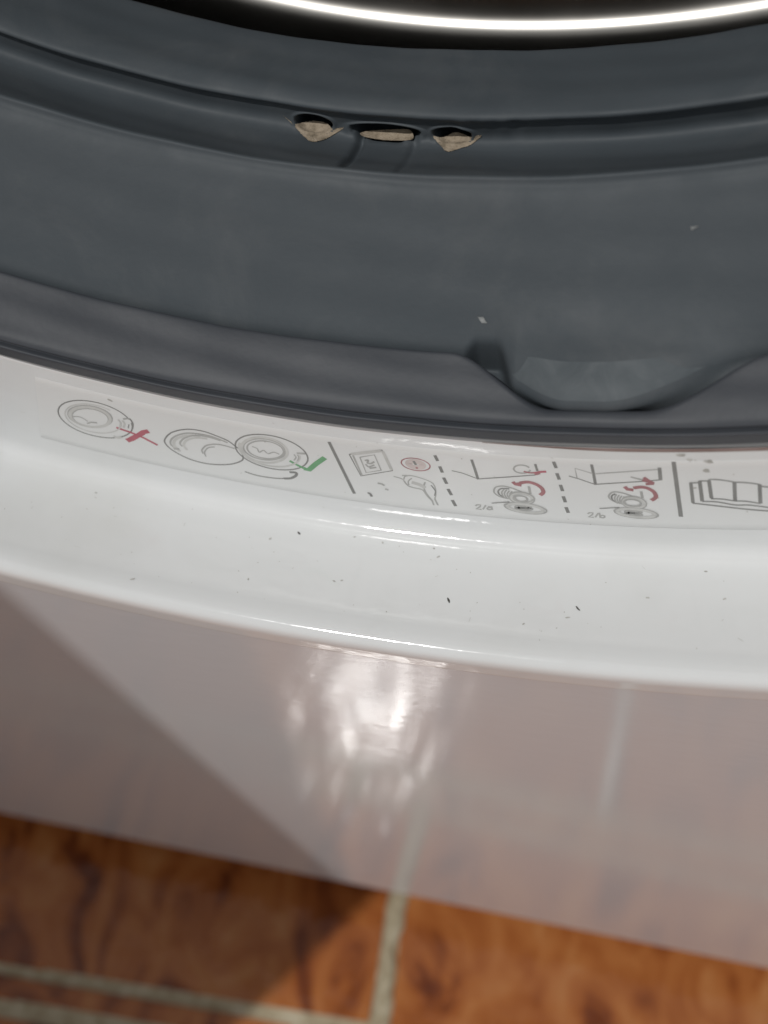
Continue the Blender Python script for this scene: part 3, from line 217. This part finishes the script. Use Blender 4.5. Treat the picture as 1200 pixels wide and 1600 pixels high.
def bump(nt, b, h, strength, dist):
    bp = node(nt, 'ShaderNodeBump'); bp.inputs['Strength'].default_value = strength; bp.inputs['Distance'].default_value = dist
    nt.links.new(h, bp.inputs['Height']); nt.links.new(bp.outputs[0], b.inputs['Normal']); return bp
def rough_from(nt, b, h, lo, hi):
    m = node(nt, 'ShaderNodeMapRange'); m.inputs['To Min'].default_value = lo; m.inputs['To Max'].default_value = hi
    m.inputs['From Min'].default_value = 0.3; m.inputs['From Max'].default_value = 0.7
    nt.links.new(h, m.inputs[0]); nt.links.new(m.outputs[0], b.inputs['Roughness'])

M = {}
# painted steel front: very slight horizontal orange peel
m, nt, b = mat('white_enamel', (0.68, 0.70, 0.725), 0.16, spec=0.5); M['panel'] = m
v = coords(nt, (1, 1, 2.5)); h = noise(nt, v, 150, 3); bump(nt, b, h, 0.035, 0.001)
rough_from(nt, b, noise(nt, coords(nt), 14, 3), 0.07, 0.13)
# moulded white plastic
m, nt, b = mat('white_plastic', (0.78, 0.78, 0.765), 0.22); M['plastic'] = m
v = coords(nt); n1 = noise(nt, v, 22, 5)
r = ramp(nt, n1, [(0.28, (0.69, 0.695, 0.68)), (0.50, (0.765, 0.775, 0.775)), (1.0, (0.78, 0.79, 0.79))]); nt.links.new(r.outputs[0], b.inputs['Base Color'])
rough_from(nt, b, noise(nt, v, 60, 4), 0.045, 0.08)
bump(nt, b, noise(nt, v, 130, 3), 0.10, 0.0008)
m, nt, b = mat('white_casing', (0.74, 0.74, 0.73), 0.3); M['casing'] = m
rough_from(nt, b, noise(nt, coords(nt), 20, 3), 0.25, 0.38)
# rubber of the door seal with a thin film of dried detergent
m, nt, b = mat('grey_rubber', (0.07, 0.08, 0.084), 0.55, spec=0.25); M['rubber'] = m
v = coords(nt); n1 = noise(nt, v, 48, 8, 0.68, 0.5)
r = ramp(nt, n1, [(0.25, (0.061, 0.073, 0.083)), (0.50, (0.067, 0.079, 0.089)), (0.64, (0.080, 0.091, 0.100)), (0.82, (0.112, 0.121, 0.128))]); nt.links.new(r.outputs[0], b.inputs['Base Color'])
rough_from(nt, b, noise(nt, v, 120, 4), 0.50, 0.64)
bump(nt, b, noise(nt, v, 900, 3), 0.08, 0.0004)
m, nt, b = mat('sealing_lip_rubber', (0.06, 0.057, 0.058), 0.5, spec=0.3); M['lip'] = m  # sealing lip a little darker than the rest of the seal
v = coords(nt); n1 = noise(nt, v, 60, 5, 0.6, 0.4)
nt.links.new(ramp(nt, n1, [(0.3, (0.049, 0.055, 0.065)), (0.7, (0.063, 0.068, 0.078))]).outputs[0], b.inputs['Base Color']); bump(nt, b, noise(nt, v, 700, 3), 0.08, 0.0004)
m, nt, b = mat('scuffed_lit_rubber', (0.11, 0.12, 0.125), 0.6, spec=0.25); M['scuff_lit'] = m
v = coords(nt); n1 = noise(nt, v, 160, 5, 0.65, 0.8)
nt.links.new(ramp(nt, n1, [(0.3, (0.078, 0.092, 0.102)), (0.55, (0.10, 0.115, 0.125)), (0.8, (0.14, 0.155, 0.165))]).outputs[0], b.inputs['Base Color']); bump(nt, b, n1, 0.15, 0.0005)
# stainless steel
m, nt, b = mat('stainless_steel', (0.40, 0.385, 0.36), 0.34, metal=1.0); M['steel'] = m
rough_from(nt, b, noise(nt, coords(nt, (1, 1, 1)), 60, 4), 0.28, 0.34)
m, nt, b = mat('black_rubber_foot', (0.03, 0.03, 0.03), 0.6); M['foot'] = m
nt.links.new(ramp(nt, noise(nt, coords(nt), 40), [(0.3, (0.025,) * 3), (0.8, (0.045,) * 3)]).outputs[0], b.inputs['Base Color'])
# label film and inks
m, nt, b = mat('label_film', (0.72, 0.71, 0.685), 0.3); M['film'] = m
nt.links.new(ramp(nt, noise(nt, coords(nt), 45, 4), [(0.3, (0.735, 0.74, 0.732)), (0.7, (0.755, 0.76, 0.752))]).outputs[0], b.inputs['Base Color'])
for k, c in dict(d=(0.24, 0.24, 0.23), k=(0.22, 0.22, 0.21), g=(0.42, 0.42, 0.405), l=(0.58, 0.58, 0.56), r=(0.47, 0.13, 0.165), p=(0.38, 0.17, 0.18), q=(0.64, 0.56, 0.54), e=(0.16, 0.37, 0.19)).items():
    m, nt, b = mat('ink_' + k, c, 0.4); M['ink_' + k] = m
    c0 = tuple(x * 0.9 for x in c); c1 = tuple(min(1, x * 1.12) for x in c)
    nt.links.new(ramp(nt, noise(nt, coords(nt), 400, 3), [(0.3, c0), (0.7, c1)]).outputs[0], b.inputs['Base Color'])
m, nt, b = mat('dark_speck', (0.05, 0.05, 0.045), 0.7); M['speck'] = m
nt.links.new(ramp(nt, noise(nt, coords(nt), 900, 3), [(0.3, (0.03, 0.03, 0.028)), (0.75, (0.12, 0.115, 0.1))]).outputs[0], b.inputs['Base Color'])
m, nt, b = mat('grey_smudge', (0.40, 0.39, 0.36), 0.6); M['smudge'] = m
nt.links.new(ramp(nt, noise(nt, coords(nt), 700, 3), [(0.35, (0.36, 0.35, 0.32)), (0.65, (0.60, 0.59, 0.56))]).outputs[0], b.inputs['Base Color'])
m, nt, b = mat('limescale', (0.36, 0.29, 0.21), 0.9, spec=0.2); M['crust'] = m
v = coords(nt); n1 = noise(nt, v, 900, 4)
nt.links.new(ramp(nt, n1, [(0.3, (0.20, 0.165, 0.12)), (0.5, (0.34, 0.28, 0.21)), (0.75, (0.42, 0.355, 0.275))]).outputs[0], b.inputs['Base Color']); bump(nt, b, n1, 0.4, 0.0005)
m, nt, b = mat('lint', (0.28, 0.29, 0.29), 0.9); M['lint'] = m
nt.links.new(ramp(nt, noise(nt, coords(nt), 1500, 3), [(0.3, (0.2, 0.21, 0.21)), (0.7, (0.34, 0.35, 0.35))]).outputs[0], b.inputs['Base Color'])
m, nt, b = mat('brown_seam', (0.25, 0.17, 0.15), 0.6); M['seam'] = m
nt.links.new(ramp(nt, noise(nt, coords(nt), 120, 4), [(0.3, (0.20, 0.13, 0.115)), (0.7, (0.33, 0.25, 0.23))]).outputs[0], b.inputs['Base Color'])
# glazed brown marbled floor tile
m, nt, b = mat('brown_marbled_tile', (0.2, 0.08, 0.03), 0.2, spec=0.4); M['tile'] = m
tc = node(nt, 'ShaderNodeTexCoord'); oi = node(nt, 'ShaderNodeObjectInfo'); ad = node(nt, 'ShaderNodeVectorMath', operation='MULTIPLY_ADD')
nt.links.new(oi.outputs['Random'], ad.inputs[0]); ad.inputs[1].default_value = (7.1, 5.3, 3.7); nt.links.new(tc.outputs['Object'], ad.inputs[2])
mpt = node(nt, 'ShaderNodeMapping'); mpt.inputs['Rotation'].default_value = (0, 0, 0.7); mpt.inputs['Scale'].default_value = (1.35, 0.85, 1); nt.links.new(ad.outputs[0], mpt.inputs[0])
n1 = noise(nt, mpt.outputs[0], 26, 3, 0.5, 2.3); n2 = noise(nt, ad.outputs[0], 7, 3, 0.5, 0.8)
mx = node(nt, 'ShaderNodeMath', operation='MULTIPLY_ADD'); nt.links.new(n1, mx.inputs[0]); mx.inputs[1].default_value = 0.72
mh = node(nt, 'ShaderNodeMath', operation='MULTIPLY'); nt.links.new(n2, mh.inputs[0]); mh.inputs[1].default_value = 0.30; nt.links.new(mh.outputs[0], mx.inputs[2])
r = ramp(nt, mx.outputs[0], [(0.33, (0.10, 0.024, 0.010)), (0.41, (0.20, 0.053, 0.016)), (0.47, (0.34, 0.105, 0.028)), (0.56, (0.42, 0.150, 0.044)), (0.70, (0.50, 0.22, 0.08))]); nt.links.new(r.outputs[0], b.inputs['Base Color'])
rough_from(nt, b, noise(nt, ad.outputs[0], 60, 3), 0.05, 0.13); bump(nt, b, noise(nt, ad.outputs[0], 130, 2), 0.17, 0.002)
m, nt, b = mat('pale_grout', (0.36, 0.34, 0.25), 0.85, spec=0.3); M['grout'] = m
v = coords(nt); n1 = noise(nt, v, 240, 5)
nt.links.new(ramp(nt, n1, [(0.3, (0.32, 0.255, 0.16)), (0.55, (0.46, 0.40, 0.28)), (0.8, (0.62, 0.56, 0.43))]).outputs[0], b.inputs['Base Color']); bump(nt, b, n1, 0.3, 0.0006)
m, nt, b = mat('whiter_grout', (0.7, 0.68, 0.62), 0.45); M['white_grout'] = m  # paler grout for one joint of the front rows
nt.links.new(ramp(nt, noise(nt, coords(nt), 90, 4), [(0.35, (0.55, 0.52, 0.45)), (0.65, (0.78, 0.76, 0.71))]).outputs[0], b.inputs['Base Color'])
m, nt, b = mat('shade_blocker_matte', (0.55, 0.53, 0.49), 0.9); M['shade_blocker'] = m
v = coords(nt); bump(nt, b, noise(nt, v, 120, 5), 0.2, 0.002)
nt.links.new(ramp(nt, noise(nt, v, 6), [(0.3, (0.50, 0.48, 0.44)), (0.7, (0.58, 0.56, 0.52))]).outputs[0], b.inputs['Base Color'])

# ---------------------------------------------------------------- object helpers
def make(name, verts, faces, m, parent=None, smooth=True, **props):
    me = bpy.data.meshes.new(name); me.from_pydata([tuple(map(float, p)) for p in verts], [], [tuple(map(int, f)) for f in faces])
    if smooth: me.polygons.foreach_set('use_smooth', [True] * len(me.polygons))
    me.materials.append(M[m]); me.update()
    o = bpy.data.objects.new(name, me); scene.collection.objects.link(o)
    if parent is not None: o.parent = parent
    for k, w in props.items(): o[k] = w
    return o
def sheet(name, X, m, parent=None, closed=False, **props):
    """grid of points rows x columns -> mesh"""
    a, c = X.shape[:2]; idx = np.arange(a * c).reshape(a, c)
    i1 = np.roll(idx, -1, 1) if closed else idx[:, 1:]
    i0 = idx if closed else idx[:, :-1]
    F = np.stack([i0[:-1], i0[1:], i1[1:], i1[:-1]], -1).reshape(-1, 4)
    return make(name, X.reshape(-1, 3), F, m, parent, **props)
def box(name, lo, hi, m, parent=None, bev=0.0, **props):
    import bmesh
    bm = bmesh.new(); bmesh.ops.create_cube(bm, size=1)
    for w in bm.verts: w.co = Vector(((lo[i] + hi[i]) / 2 + w.co[i] * (hi[i] - lo[i]) for i in range(3)))
    if bev: bmesh.ops.bevel(bm, geom=bm.edges[:], offset=bev, segments=2, affect='EDGES')
    me = bpy.data.meshes.new(name); bm.to_mesh(me); bm.free(); me.materials.append(M[m])
    o = bpy.data.objects.new(name, me); scene.collection.objects.link(o)
    if parent is not None: o.parent = parent
    for k, w in props.items(): o[k] = w
    return o

# ================================================================ floor
PHI = math.radians(3.0)
floor = box('floor', (-1.6, -1.7, -0.03), (1.6, 0.75, -0.0010), 'grout', kind='structure')
floor.rotation_euler.z = PHI
rnd = random.Random(5)
def tile_mesh(sx, sy):
    import bmesh
    bm = bmesh.new(); bmesh.ops.create_cube(bm, size=1)
    for w in bm.verts: w.co = Vector((w.co.x * sx, w.co.y * sy, -0.004 + w.co.z * 0.008))
    top = [e for e in bm.edges if all(q.co.z > -0.001 for q in e.verts)]
    bmesh.ops.bevel(bm, geom=top, offset=min(0.0010, sy * 0.12), segments=3, affect='EDGES')
    me = bpy.data.meshes.new('tile'); bm.to_mesh(me); bm.free(); me.materials.append(M['tile'])
    me.polygons.foreach_set('use_smooth', [p.area < sx * sy * 0.5 for p in me.polygons]); return me
TS = 0.329
big = tile_mesh(TS, TS); thin = tile_mesh(TS, 0.0080)
def tile(me, x, y):
    o = bpy.data.objects.new('tile', me); scene.collection.objects.link(o); o.parent = floor
    o.location = (x, y, rnd.uniform(-.0002, .0002)); o.rotation_euler = (rnd.uniform(-.002, .002), rnd.uniform(-.002, .002), rnd.uniform(-.001, .001))
# the row the machine stands on and the one behind it; the narrow border strip; the rows in front, staggered
for r_ in range(2):
    for k in range(-3, 3):
        tile(big, -0.0190 + TS / 2 + k * 0.334, -0.0330 + TS / 2 + r_ * 0.334)
for k in range(-3, 3): tile(thin, 0.12 + k * 0.334, -0.0400)
for r_ in range(4):
    for k in range(-4, 4):
        tile(big, 0.0425 + TS / 2 + k * 0.333 + r_ * 0.11, -0.0488 - TS / 2 - r_ * 0.334)
# hand-smeared grout standing a little proud in the joint in front of the machine
rs = np.random.RandomState(8)
n = 120; ys = np.linspace(-0.040, 0.25, n)
def lumpy(seed, amp):
    q = np.random.RandomState(seed); o = np.zeros(n)
    for k in (30, 75, 160, 330): o += q.uniform(.5, 1) * np.sin(k * ys * 6.28 + q.uniform(0, 6.28)) * (40 / (40 + k)) 
    return o * amp
def grout_ridge(x0, x1, seed, amp, m='grout'):
    wl, wr = x0 + lumpy(seed, amp), x1 + lumpy(seed + 1, amp * 1.3); q = []
    for t, hgt in ((0, -.001), (.1, .0009), (.3, .0016), (.5, .0018), (.7, .0016), (.9, .0009), (1, -.001)):
        q.append(np.stack([wl + (wr - wl) * t, ys, hgt + 0.0002 * lumpy(seed + int(2 + t * 10), 1)], -1))
    return sheet('grout_line', np.stack(q, 0), m, floor)
grout_ridge(-0.0248, -0.0184, 1, .0014)
ys = np.linspace(-0.38, -0.049, n)
grout_ridge(0.0378, 0.0420, 21, .0005, 'white_grout')

# added unseen blocker left of the machine; its end throws the shade on the panel
WY = -0.27
def shade_edge(z, yw=WY):
    k = yw / LAMP[1]; a = -0.0555 + 0.104 * 0.254; bq = -0.104      # shadow edge on the panel: x = a + bq * z
    zp = (z - k * LAMP[2]) / (1 - k); return (1 - k) * (a + bq * zp) + k * LAMP[0]
kz = WY / LAMP[1]; WTOP = (1 - kz) * 0.259 + kz * LAMP[2]; KNEE = kz * LAMP[2] + (1 - kz) * 0.03
edge = [(0.0, shade_edge(KNEE) - 0.05), (KNEE, shade_edge(KNEE)), (WTOP, shade_edge(WTOP))]
wv = []; wf = []
for z, e in edge:
    wv += [(e, WY, z), (e - 0.02, WY + .08, z), (-1.5, WY + .08, z), (-1.5, WY, z)]
for r_ in (0, 4):
    for c in range(4): wf.append((r_ + c, r_ + (c + 1) % 4, r_ + 4 + (c + 1) % 4, r_ + 4 + c))
make('shade_blocker', wv, wf + [(8, 9, 10, 11), (3, 2, 1, 0)], 'shade_blocker', smooth=False, kind='structure')

# ================================================================ washing machine
wm = bpy.data.objects.new('washing_machine', None); scene.collection.objects.link(wm); wm.location = (0, 0, 0)
wm['label'] = 'white front-loading washing machine with dark grey rubber door seal, standing on brown tiles'; wm['category'] = 'washing machine'
ZB, ZT, HW = 0.0424, 0.85, 0.30

# painted front panel with the round opening, edges folded back
thp = np.linspace(0, 2 * math.pi, 361)[:-1]
sx, cz = np.sin(thp), -np.cos(thp)
tx = np.where(np.abs(sx) > 1e-9, HW / np.maximum(np.abs(sx), 1e-9), 1e9)
tz = np.where(cz < 0, (ZC - ZB) / np.maximum(-cz, 1e-9), (ZT - ZC) / np.maximum(cz, 1e-9))
tm = np.minimum(tx, tz)
# make sure the corners are hit
rows_ = []
r0 = 0.1972
rows_ += [np.stack([(r0 - .0004) * sx, 0.006 + 0 * sx, ZC + (r0 - .0004) * cz], -1), np.stack([(r0 - .0004) * sx, 0.0013 + 0 * sx, ZC + (r0 - .0004) * cz], -1)]
for t in np.concatenate([[0, .002], np.linspace(.01, .985, 30), [.998, 1]]):
    rr = r0 + (tm - 0.003 - r0) * t
    rows_.append(np.stack([rr * sx, 0.0010 + 0 * sx, ZC + rr * cz], -1))
for off, yy in ((0.0012, 0.0014), (0.0, 0.0030), (0.0, 0.025)):
    rr = tm - off; rows_.append(np.stack([rr * sx, yy + 0 * sx, ZC + rr * cz], -1))
sheet('front_panel', np.stack(rows_, 0), 'panel', wm, closed=True)
# body shell behind the panel, open to the front
def shell():
    V = []; 
    for y in (0.004, 0.55):
        V += [(-HW + .001, y, ZB + .001), (HW - .001, y, ZB + .001), (HW - .001, y, ZT), (-HW + .001, y, ZT)]
    return V, [(0, 1, 5, 4), (1, 2, 6, 5), (2, 3, 7, 6), (3, 0, 4, 7), (4, 5, 6, 7)]
V, F_ = shell(); make('casing', V, F_, 'casing', wm, smooth=False)
for x in (-0.24, 0.24):
    for y in (0.06, 0.49):
        t_ = np.linspace(0, 2 * math.pi, 25)[:-1]
        sheet('foot', np.stack([np.stack([x + q * np.cos(t_), y + q * np.sin(t_), zz + 0 * t_], -1) for q, zz in ((.001, .0005), (.022, .0005), (.024, .003), (.022, .012), (.009, .014), (.009, .046))], 0), 'foot', wm, closed=True)

# moulded white surround
ths = theta_grid(400)
pr = surround_rows()
surround = sheet('door_surround', np.stack([rev(ths, q[1], q[0]) for q in pr], 0), 'plastic', wm, closed=True)

# rubber door seal
sy_, sR_, bY_, bR_, sS_, nY_, nR_, j0_, j1_, jb_ = seal_rows()
seal = sheet('door_seal', rev(TN[None, :] + 0 * sR_, sR_, sy_), 'rubber', wm, closed=True)
seal.data.materials.append(M['lip'])
seal.data.polygons.foreach_set('material_index', (np.repeat(np.arange(len(sy_) - 1), len(TN)) >= jb_).astype(int))

# scuffed edge of the tongue, its nose highlight painted in as paler colour
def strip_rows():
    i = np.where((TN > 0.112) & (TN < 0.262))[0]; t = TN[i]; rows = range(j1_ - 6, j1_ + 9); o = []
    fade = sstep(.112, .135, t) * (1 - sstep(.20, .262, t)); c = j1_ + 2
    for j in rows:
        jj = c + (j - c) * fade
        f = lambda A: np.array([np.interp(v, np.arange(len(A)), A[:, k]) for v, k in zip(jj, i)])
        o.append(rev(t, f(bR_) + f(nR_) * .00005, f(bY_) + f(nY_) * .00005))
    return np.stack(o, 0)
sheet('scuffed_lit_edge', strip_rows(), 'scuff_lit', seal)

# drum: rolled stainless lip, shell, back
thd = theta_grid(360)
def revolve(name, ctrl, m, parent):
    p = profile(ctrl)[:, 0, :]
    return sheet(name, np.stack([rev(thd, q[1], q[0]) for q in p], 0), m, parent, closed=True)
drum = revolve('drum', [(0.118, 0.1800, 0, 6), (0.150, 0.2360, .012, 20), (0.420, 0.2380, .010, 12), (0.430, 0.0300, 0, 1)], 'steel', wm)
revolve('drum_rim', [(0.128, 0.2300, 0, 4), (0.1040, 0.1860, .004, 4), (0.1010, 0.1718, .0100, 6), (0.1235, 0.1730, .0100, 6), (0.1260, 0.1850, 0, 1)], 'steel', drum)

# ---------------------------------------------------------------- instruction label on the surround
def ribbon(pts, w, lift):
    """pts (theta rad, v m) -> quad strip lying on the surround's face"""
    P = np.array(pts, float); Rm = 0.186
    Q = np.stack([P[:, 0] * Rm, P[:, 1]], -1)
    keep = [0]
    for i in range(1, len(Q)):
        if np.linalg.norm(Q[i] - Q[keep[-1]]) > 4e-5: keep.append(i)
    Q = Q[keep]
    if len(Q) < 2: return [], []
    T = np.gradient(Q, axis=0); T /= np.maximum(np.linalg.norm(T, axis=1, keepdims=True), 1e-9)
    Nn = np.stack([-T[:, 1], T[:, 0]], -1)
    A, B = Q + Nn * w / 2, Q - Nn * w / 2
    V = np.concatenate([face(A[:, 0] / Rm, A[:, 1], lift), face(B[:, 0] / Rm, B[:, 1], lift)])
    n = len(Q)
    return list(V), [(i, i + 1, n + i + 1, n + i) for i in range(n - 1)]
lth = np.radians(np.linspace(-15.8, 26, 160)); lv = np.linspace(0.0026, 0.0170, 12)
# film with a real edge: rim rows drop to the plastic
rows_ = [face(lth, lv[0] - .00004, 0)] + [face(lth, q, .00003) for q in lv] + [face(lth, lv[-1] + .00004, 0)]
label = sheet('instruction_label', np.stack(rows_, 0), 'film', wm, label='pale washing-instruction label with grey pictograms on the white surround')
for name, strokes in PRINT:
    mats = []; V = []; F_ = []; mi = []
    for k, (ink, w, s) in enumerate(strokes):
        pts = [tuple(float(q) for q in p.split(',')) for p in s.split()]
        pts = [(math.radians(a), bq / 1000) for a, bq in pts]
        v_, f_ = ribbon(pts, w / 1000, 0.00005 + 0.0000025 * k)
        if ink not in mats: mats.append(ink)
        F_ += [tuple(i + len(V) for i in q) for q in f_]; mi += [mats.index(ink)] * len(f_); V += v_
    o = make(name, V, F_, 'ink_' + mats[0], label)
    for ink in mats[1:]: o.data.materials.append(M['ink_' + ink])
    o.data.polygons.foreach_set('material_index', mi)

# ---------------------------------------------------------------- dirt, wear and small marks
def blob(name, m, fn, a, bq, parent, seed, lift, n=14):
    """small flat irregular grain: fn(u, v, lift) maps local metres to the surface"""
    q = np.random.RandomState(seed); V = [fn(0, 0, lift)]
    for i in range(n):
        t = 2 * math.pi * i / n; k = q.uniform(.75, 1.15); V.append(fn(a * k * math.cos(t), bq * k * math.sin(t), lift * .3))
    return make(name, V, [(0, 1 + i, 1 + (i + 1) % n) for i in range(n)], m, parent)
for i, (a, v0, w, hgt, ang) in enumerate(SMUDGES):
    A = math.radians(ang)
    blob('smudge', 'smudge', lambda u, v, l, a=a, v0=v0, A=A: face(np.array(math.radians(a) + (u * math.cos(A) - v * math.sin(A)) / .186), v0 / 1000 + u * math.sin(A) + v * math.cos(A), l), w / 2000, hgt / 2000, surround, 40 + i, .00016)
for i, (a0, y0, a1, y1, w) in enumerate(SPECKS):
    c = np.array([(math.radians(a0) + math.radians(a1)) / 2 * .195, (y0 + y1) / 2000]); d = np.array([(math.radians(a1) - math.radians(a0)) * .195, (y1 - y0) / 1000])
    L_ = np.linalg.norm(d); d /= L_; e = np.array([-d[1], d[0]])
    def fn(u, v, l, c=c, d=d, e=e):
        q = c + d * u + e * v; return ledge(np.array(q[0] / .195), q[1], l)
    blob('dirt_speck', 'speck' if i in (0, 3, 4) else 'smudge', fn, L_ / 2, max(w / 2000, .00012), surround, 70 + i, .00015)
# brown line where seal and surround meet
gt = np.linspace(0.09, 0.36, 90); gw = .00055 * sstep(.09, .2, gt)
sheet('brown_line', np.stack([face(gt, .0001 + 0 * gt, .00012), face(gt, .0002 + gw, .00010)], 0), 'seam', surround)

# fine dust and hairs on the ledge and the face, too small to count
q = np.random.RandomState(4); V = []; F_ = []
for i in range(110):
    th0 = q.uniform(-.40, .36); on = q.rand() < .75; y0 = q.uniform(.004, .0185); v0 = q.uniform(.001, .02)
    a, bq, an = q.uniform(.00005, .00016), q.uniform(.00004, .00009), q.uniform(0, 3.14)
    if q.rand() < .12: a *= 4; bq *= .45
    k0 = len(V)
    for j in range(6):
        t = j * math.pi / 3; u, w = a * math.cos(t), bq * math.sin(t); u, w = u * math.cos(an) - w * math.sin(an), u * math.sin(an) + w * math.cos(an)
        V.append(ledge(np.array(th0 + u / .195), y0 + w, .00006) if on else face(np.array(th0 + u / .186), v0 + w, .00012))
    F_.append(tuple(range(k0, k0 + 6)))
make('dust', V, F_, 'smudge', surround, kind='stuff')

def inside(poly, x, y):
    c = False; j = len(poly) - 1
    for i in range(len(poly)):
        (xi, yi), (xj, yj) = poly[i], poly[j]
        if (yi > y) != (yj > y) and x < (xj - xi) * (y - yi) / (yj - yi) + xi: c = not c
        j = i
    return c
def seal_point(th, s, lift):
    """point on the undisturbed rubber, s metres below the inner lip"""
    i = int(np.argmin(np.abs(TN - th))); q = slice(j0_, j1_)
    ip = lambda A: float(np.interp(s, sS_[q, i], A[q, i]))
    return rev(np.array(th), ip(bR_) + ip(nR_) * lift, ip(bY_) + ip(nY_) * lift)
def rounded(poly, n=5):
    p = [np.array(q, float) for q in poly]; o = []; N = len(p)
    for i in range(N):
        a, b_, c, d = p[i - 1], p[i], p[(i + 1) % N], p[(i + 2) % N]
        for k in range(n):
            t = k / n; o.append(tuple(.5 * (2 * b_ + (c - a) * t + (2 * a - 5 * b_ + 4 * c - d) * t * t + (-a + 3 * b_ - 3 * c + d) * t ** 3)))
    return o
def seal_patch(name, m, poly, lift, parent, N=36, hole=None, seed=0):
    q = np.random.RandomState(seed); P = np.array(poly); (x0, y0), (x1, y1) = P.min(0), P.max(0)
    xs = np.linspace(x0, x1, N); ys_ = np.linspace(y0, y1, N); idx = {}; V = []; F_ = []
    def vid(i, j):
        if (i, j) not in idx:
            lf = lift * (0.6 + 0.8 * q.rand())
            if hole:
                e = math.hypot((xs[i] - hole[0]) * .156 / hole[2], (ys_[j] - hole[1]) / hole[3])
                lf -= (0.0010 + 0.0012 * float(sstep(hole[1] + .001, hole[1] - .0006, np.array(ys_[j])))) * float(1 - sstep(.6, 1.1, np.array(e)))
            idx[(i, j)] = len(V); V.append(seal_point(xs[i], ys_[j], lf))
        return idx[(i, j)]
    for i in range(N - 1):
        for j in range(N - 1):
            if inside(poly, (xs[i] + xs[i + 1]) / 2, (ys_[j] + ys_[j + 1]) / 2):
                F_.append((vid(i, j), vid(i, j + 1), vid(i + 1, j + 1), vid(i + 1, j)))
    return make(name, V, F_, m, parent)
CRUST = [
    [(-.101, 3.7), (-.086, 3.5), (-.072, 3.6), (-.068, 3.7), (-.058, 3.3), (-.067, 4.6), (-.076, 6.2), (-.084, 6.9), (-.092, 5.9), (-.100, 4.6), (-.114, 2.7), (-.105, 3.7)],
    [(-.044, 4.0), (-.034, 3.8), (-.008, 3.6), (.003, 3.8), (.002, 4.5), (-.018, 4.75), (-.038, 4.5)],
    [(.019, 3.5), (.028, 4.0), (.040, 3.7), (.052, 3.8), (.065, 3.3), (.056, 4.8), (.047, 5.5), (.037, 6.4), (.031, 5.4), (.024, 4.3)]]
for i, poly in enumerate(CRUST):
    seal_patch('limescale_crust', 'crust', rounded([(a, q / 1000) for a, q in poly]), .00016, seal, 90, HOLES[i], i)
for i, poly in enumerate(FLECKS):
    seal_patch('lint_fleck', 'lint', poly, .00018, seal, 16, None, 10 + i)
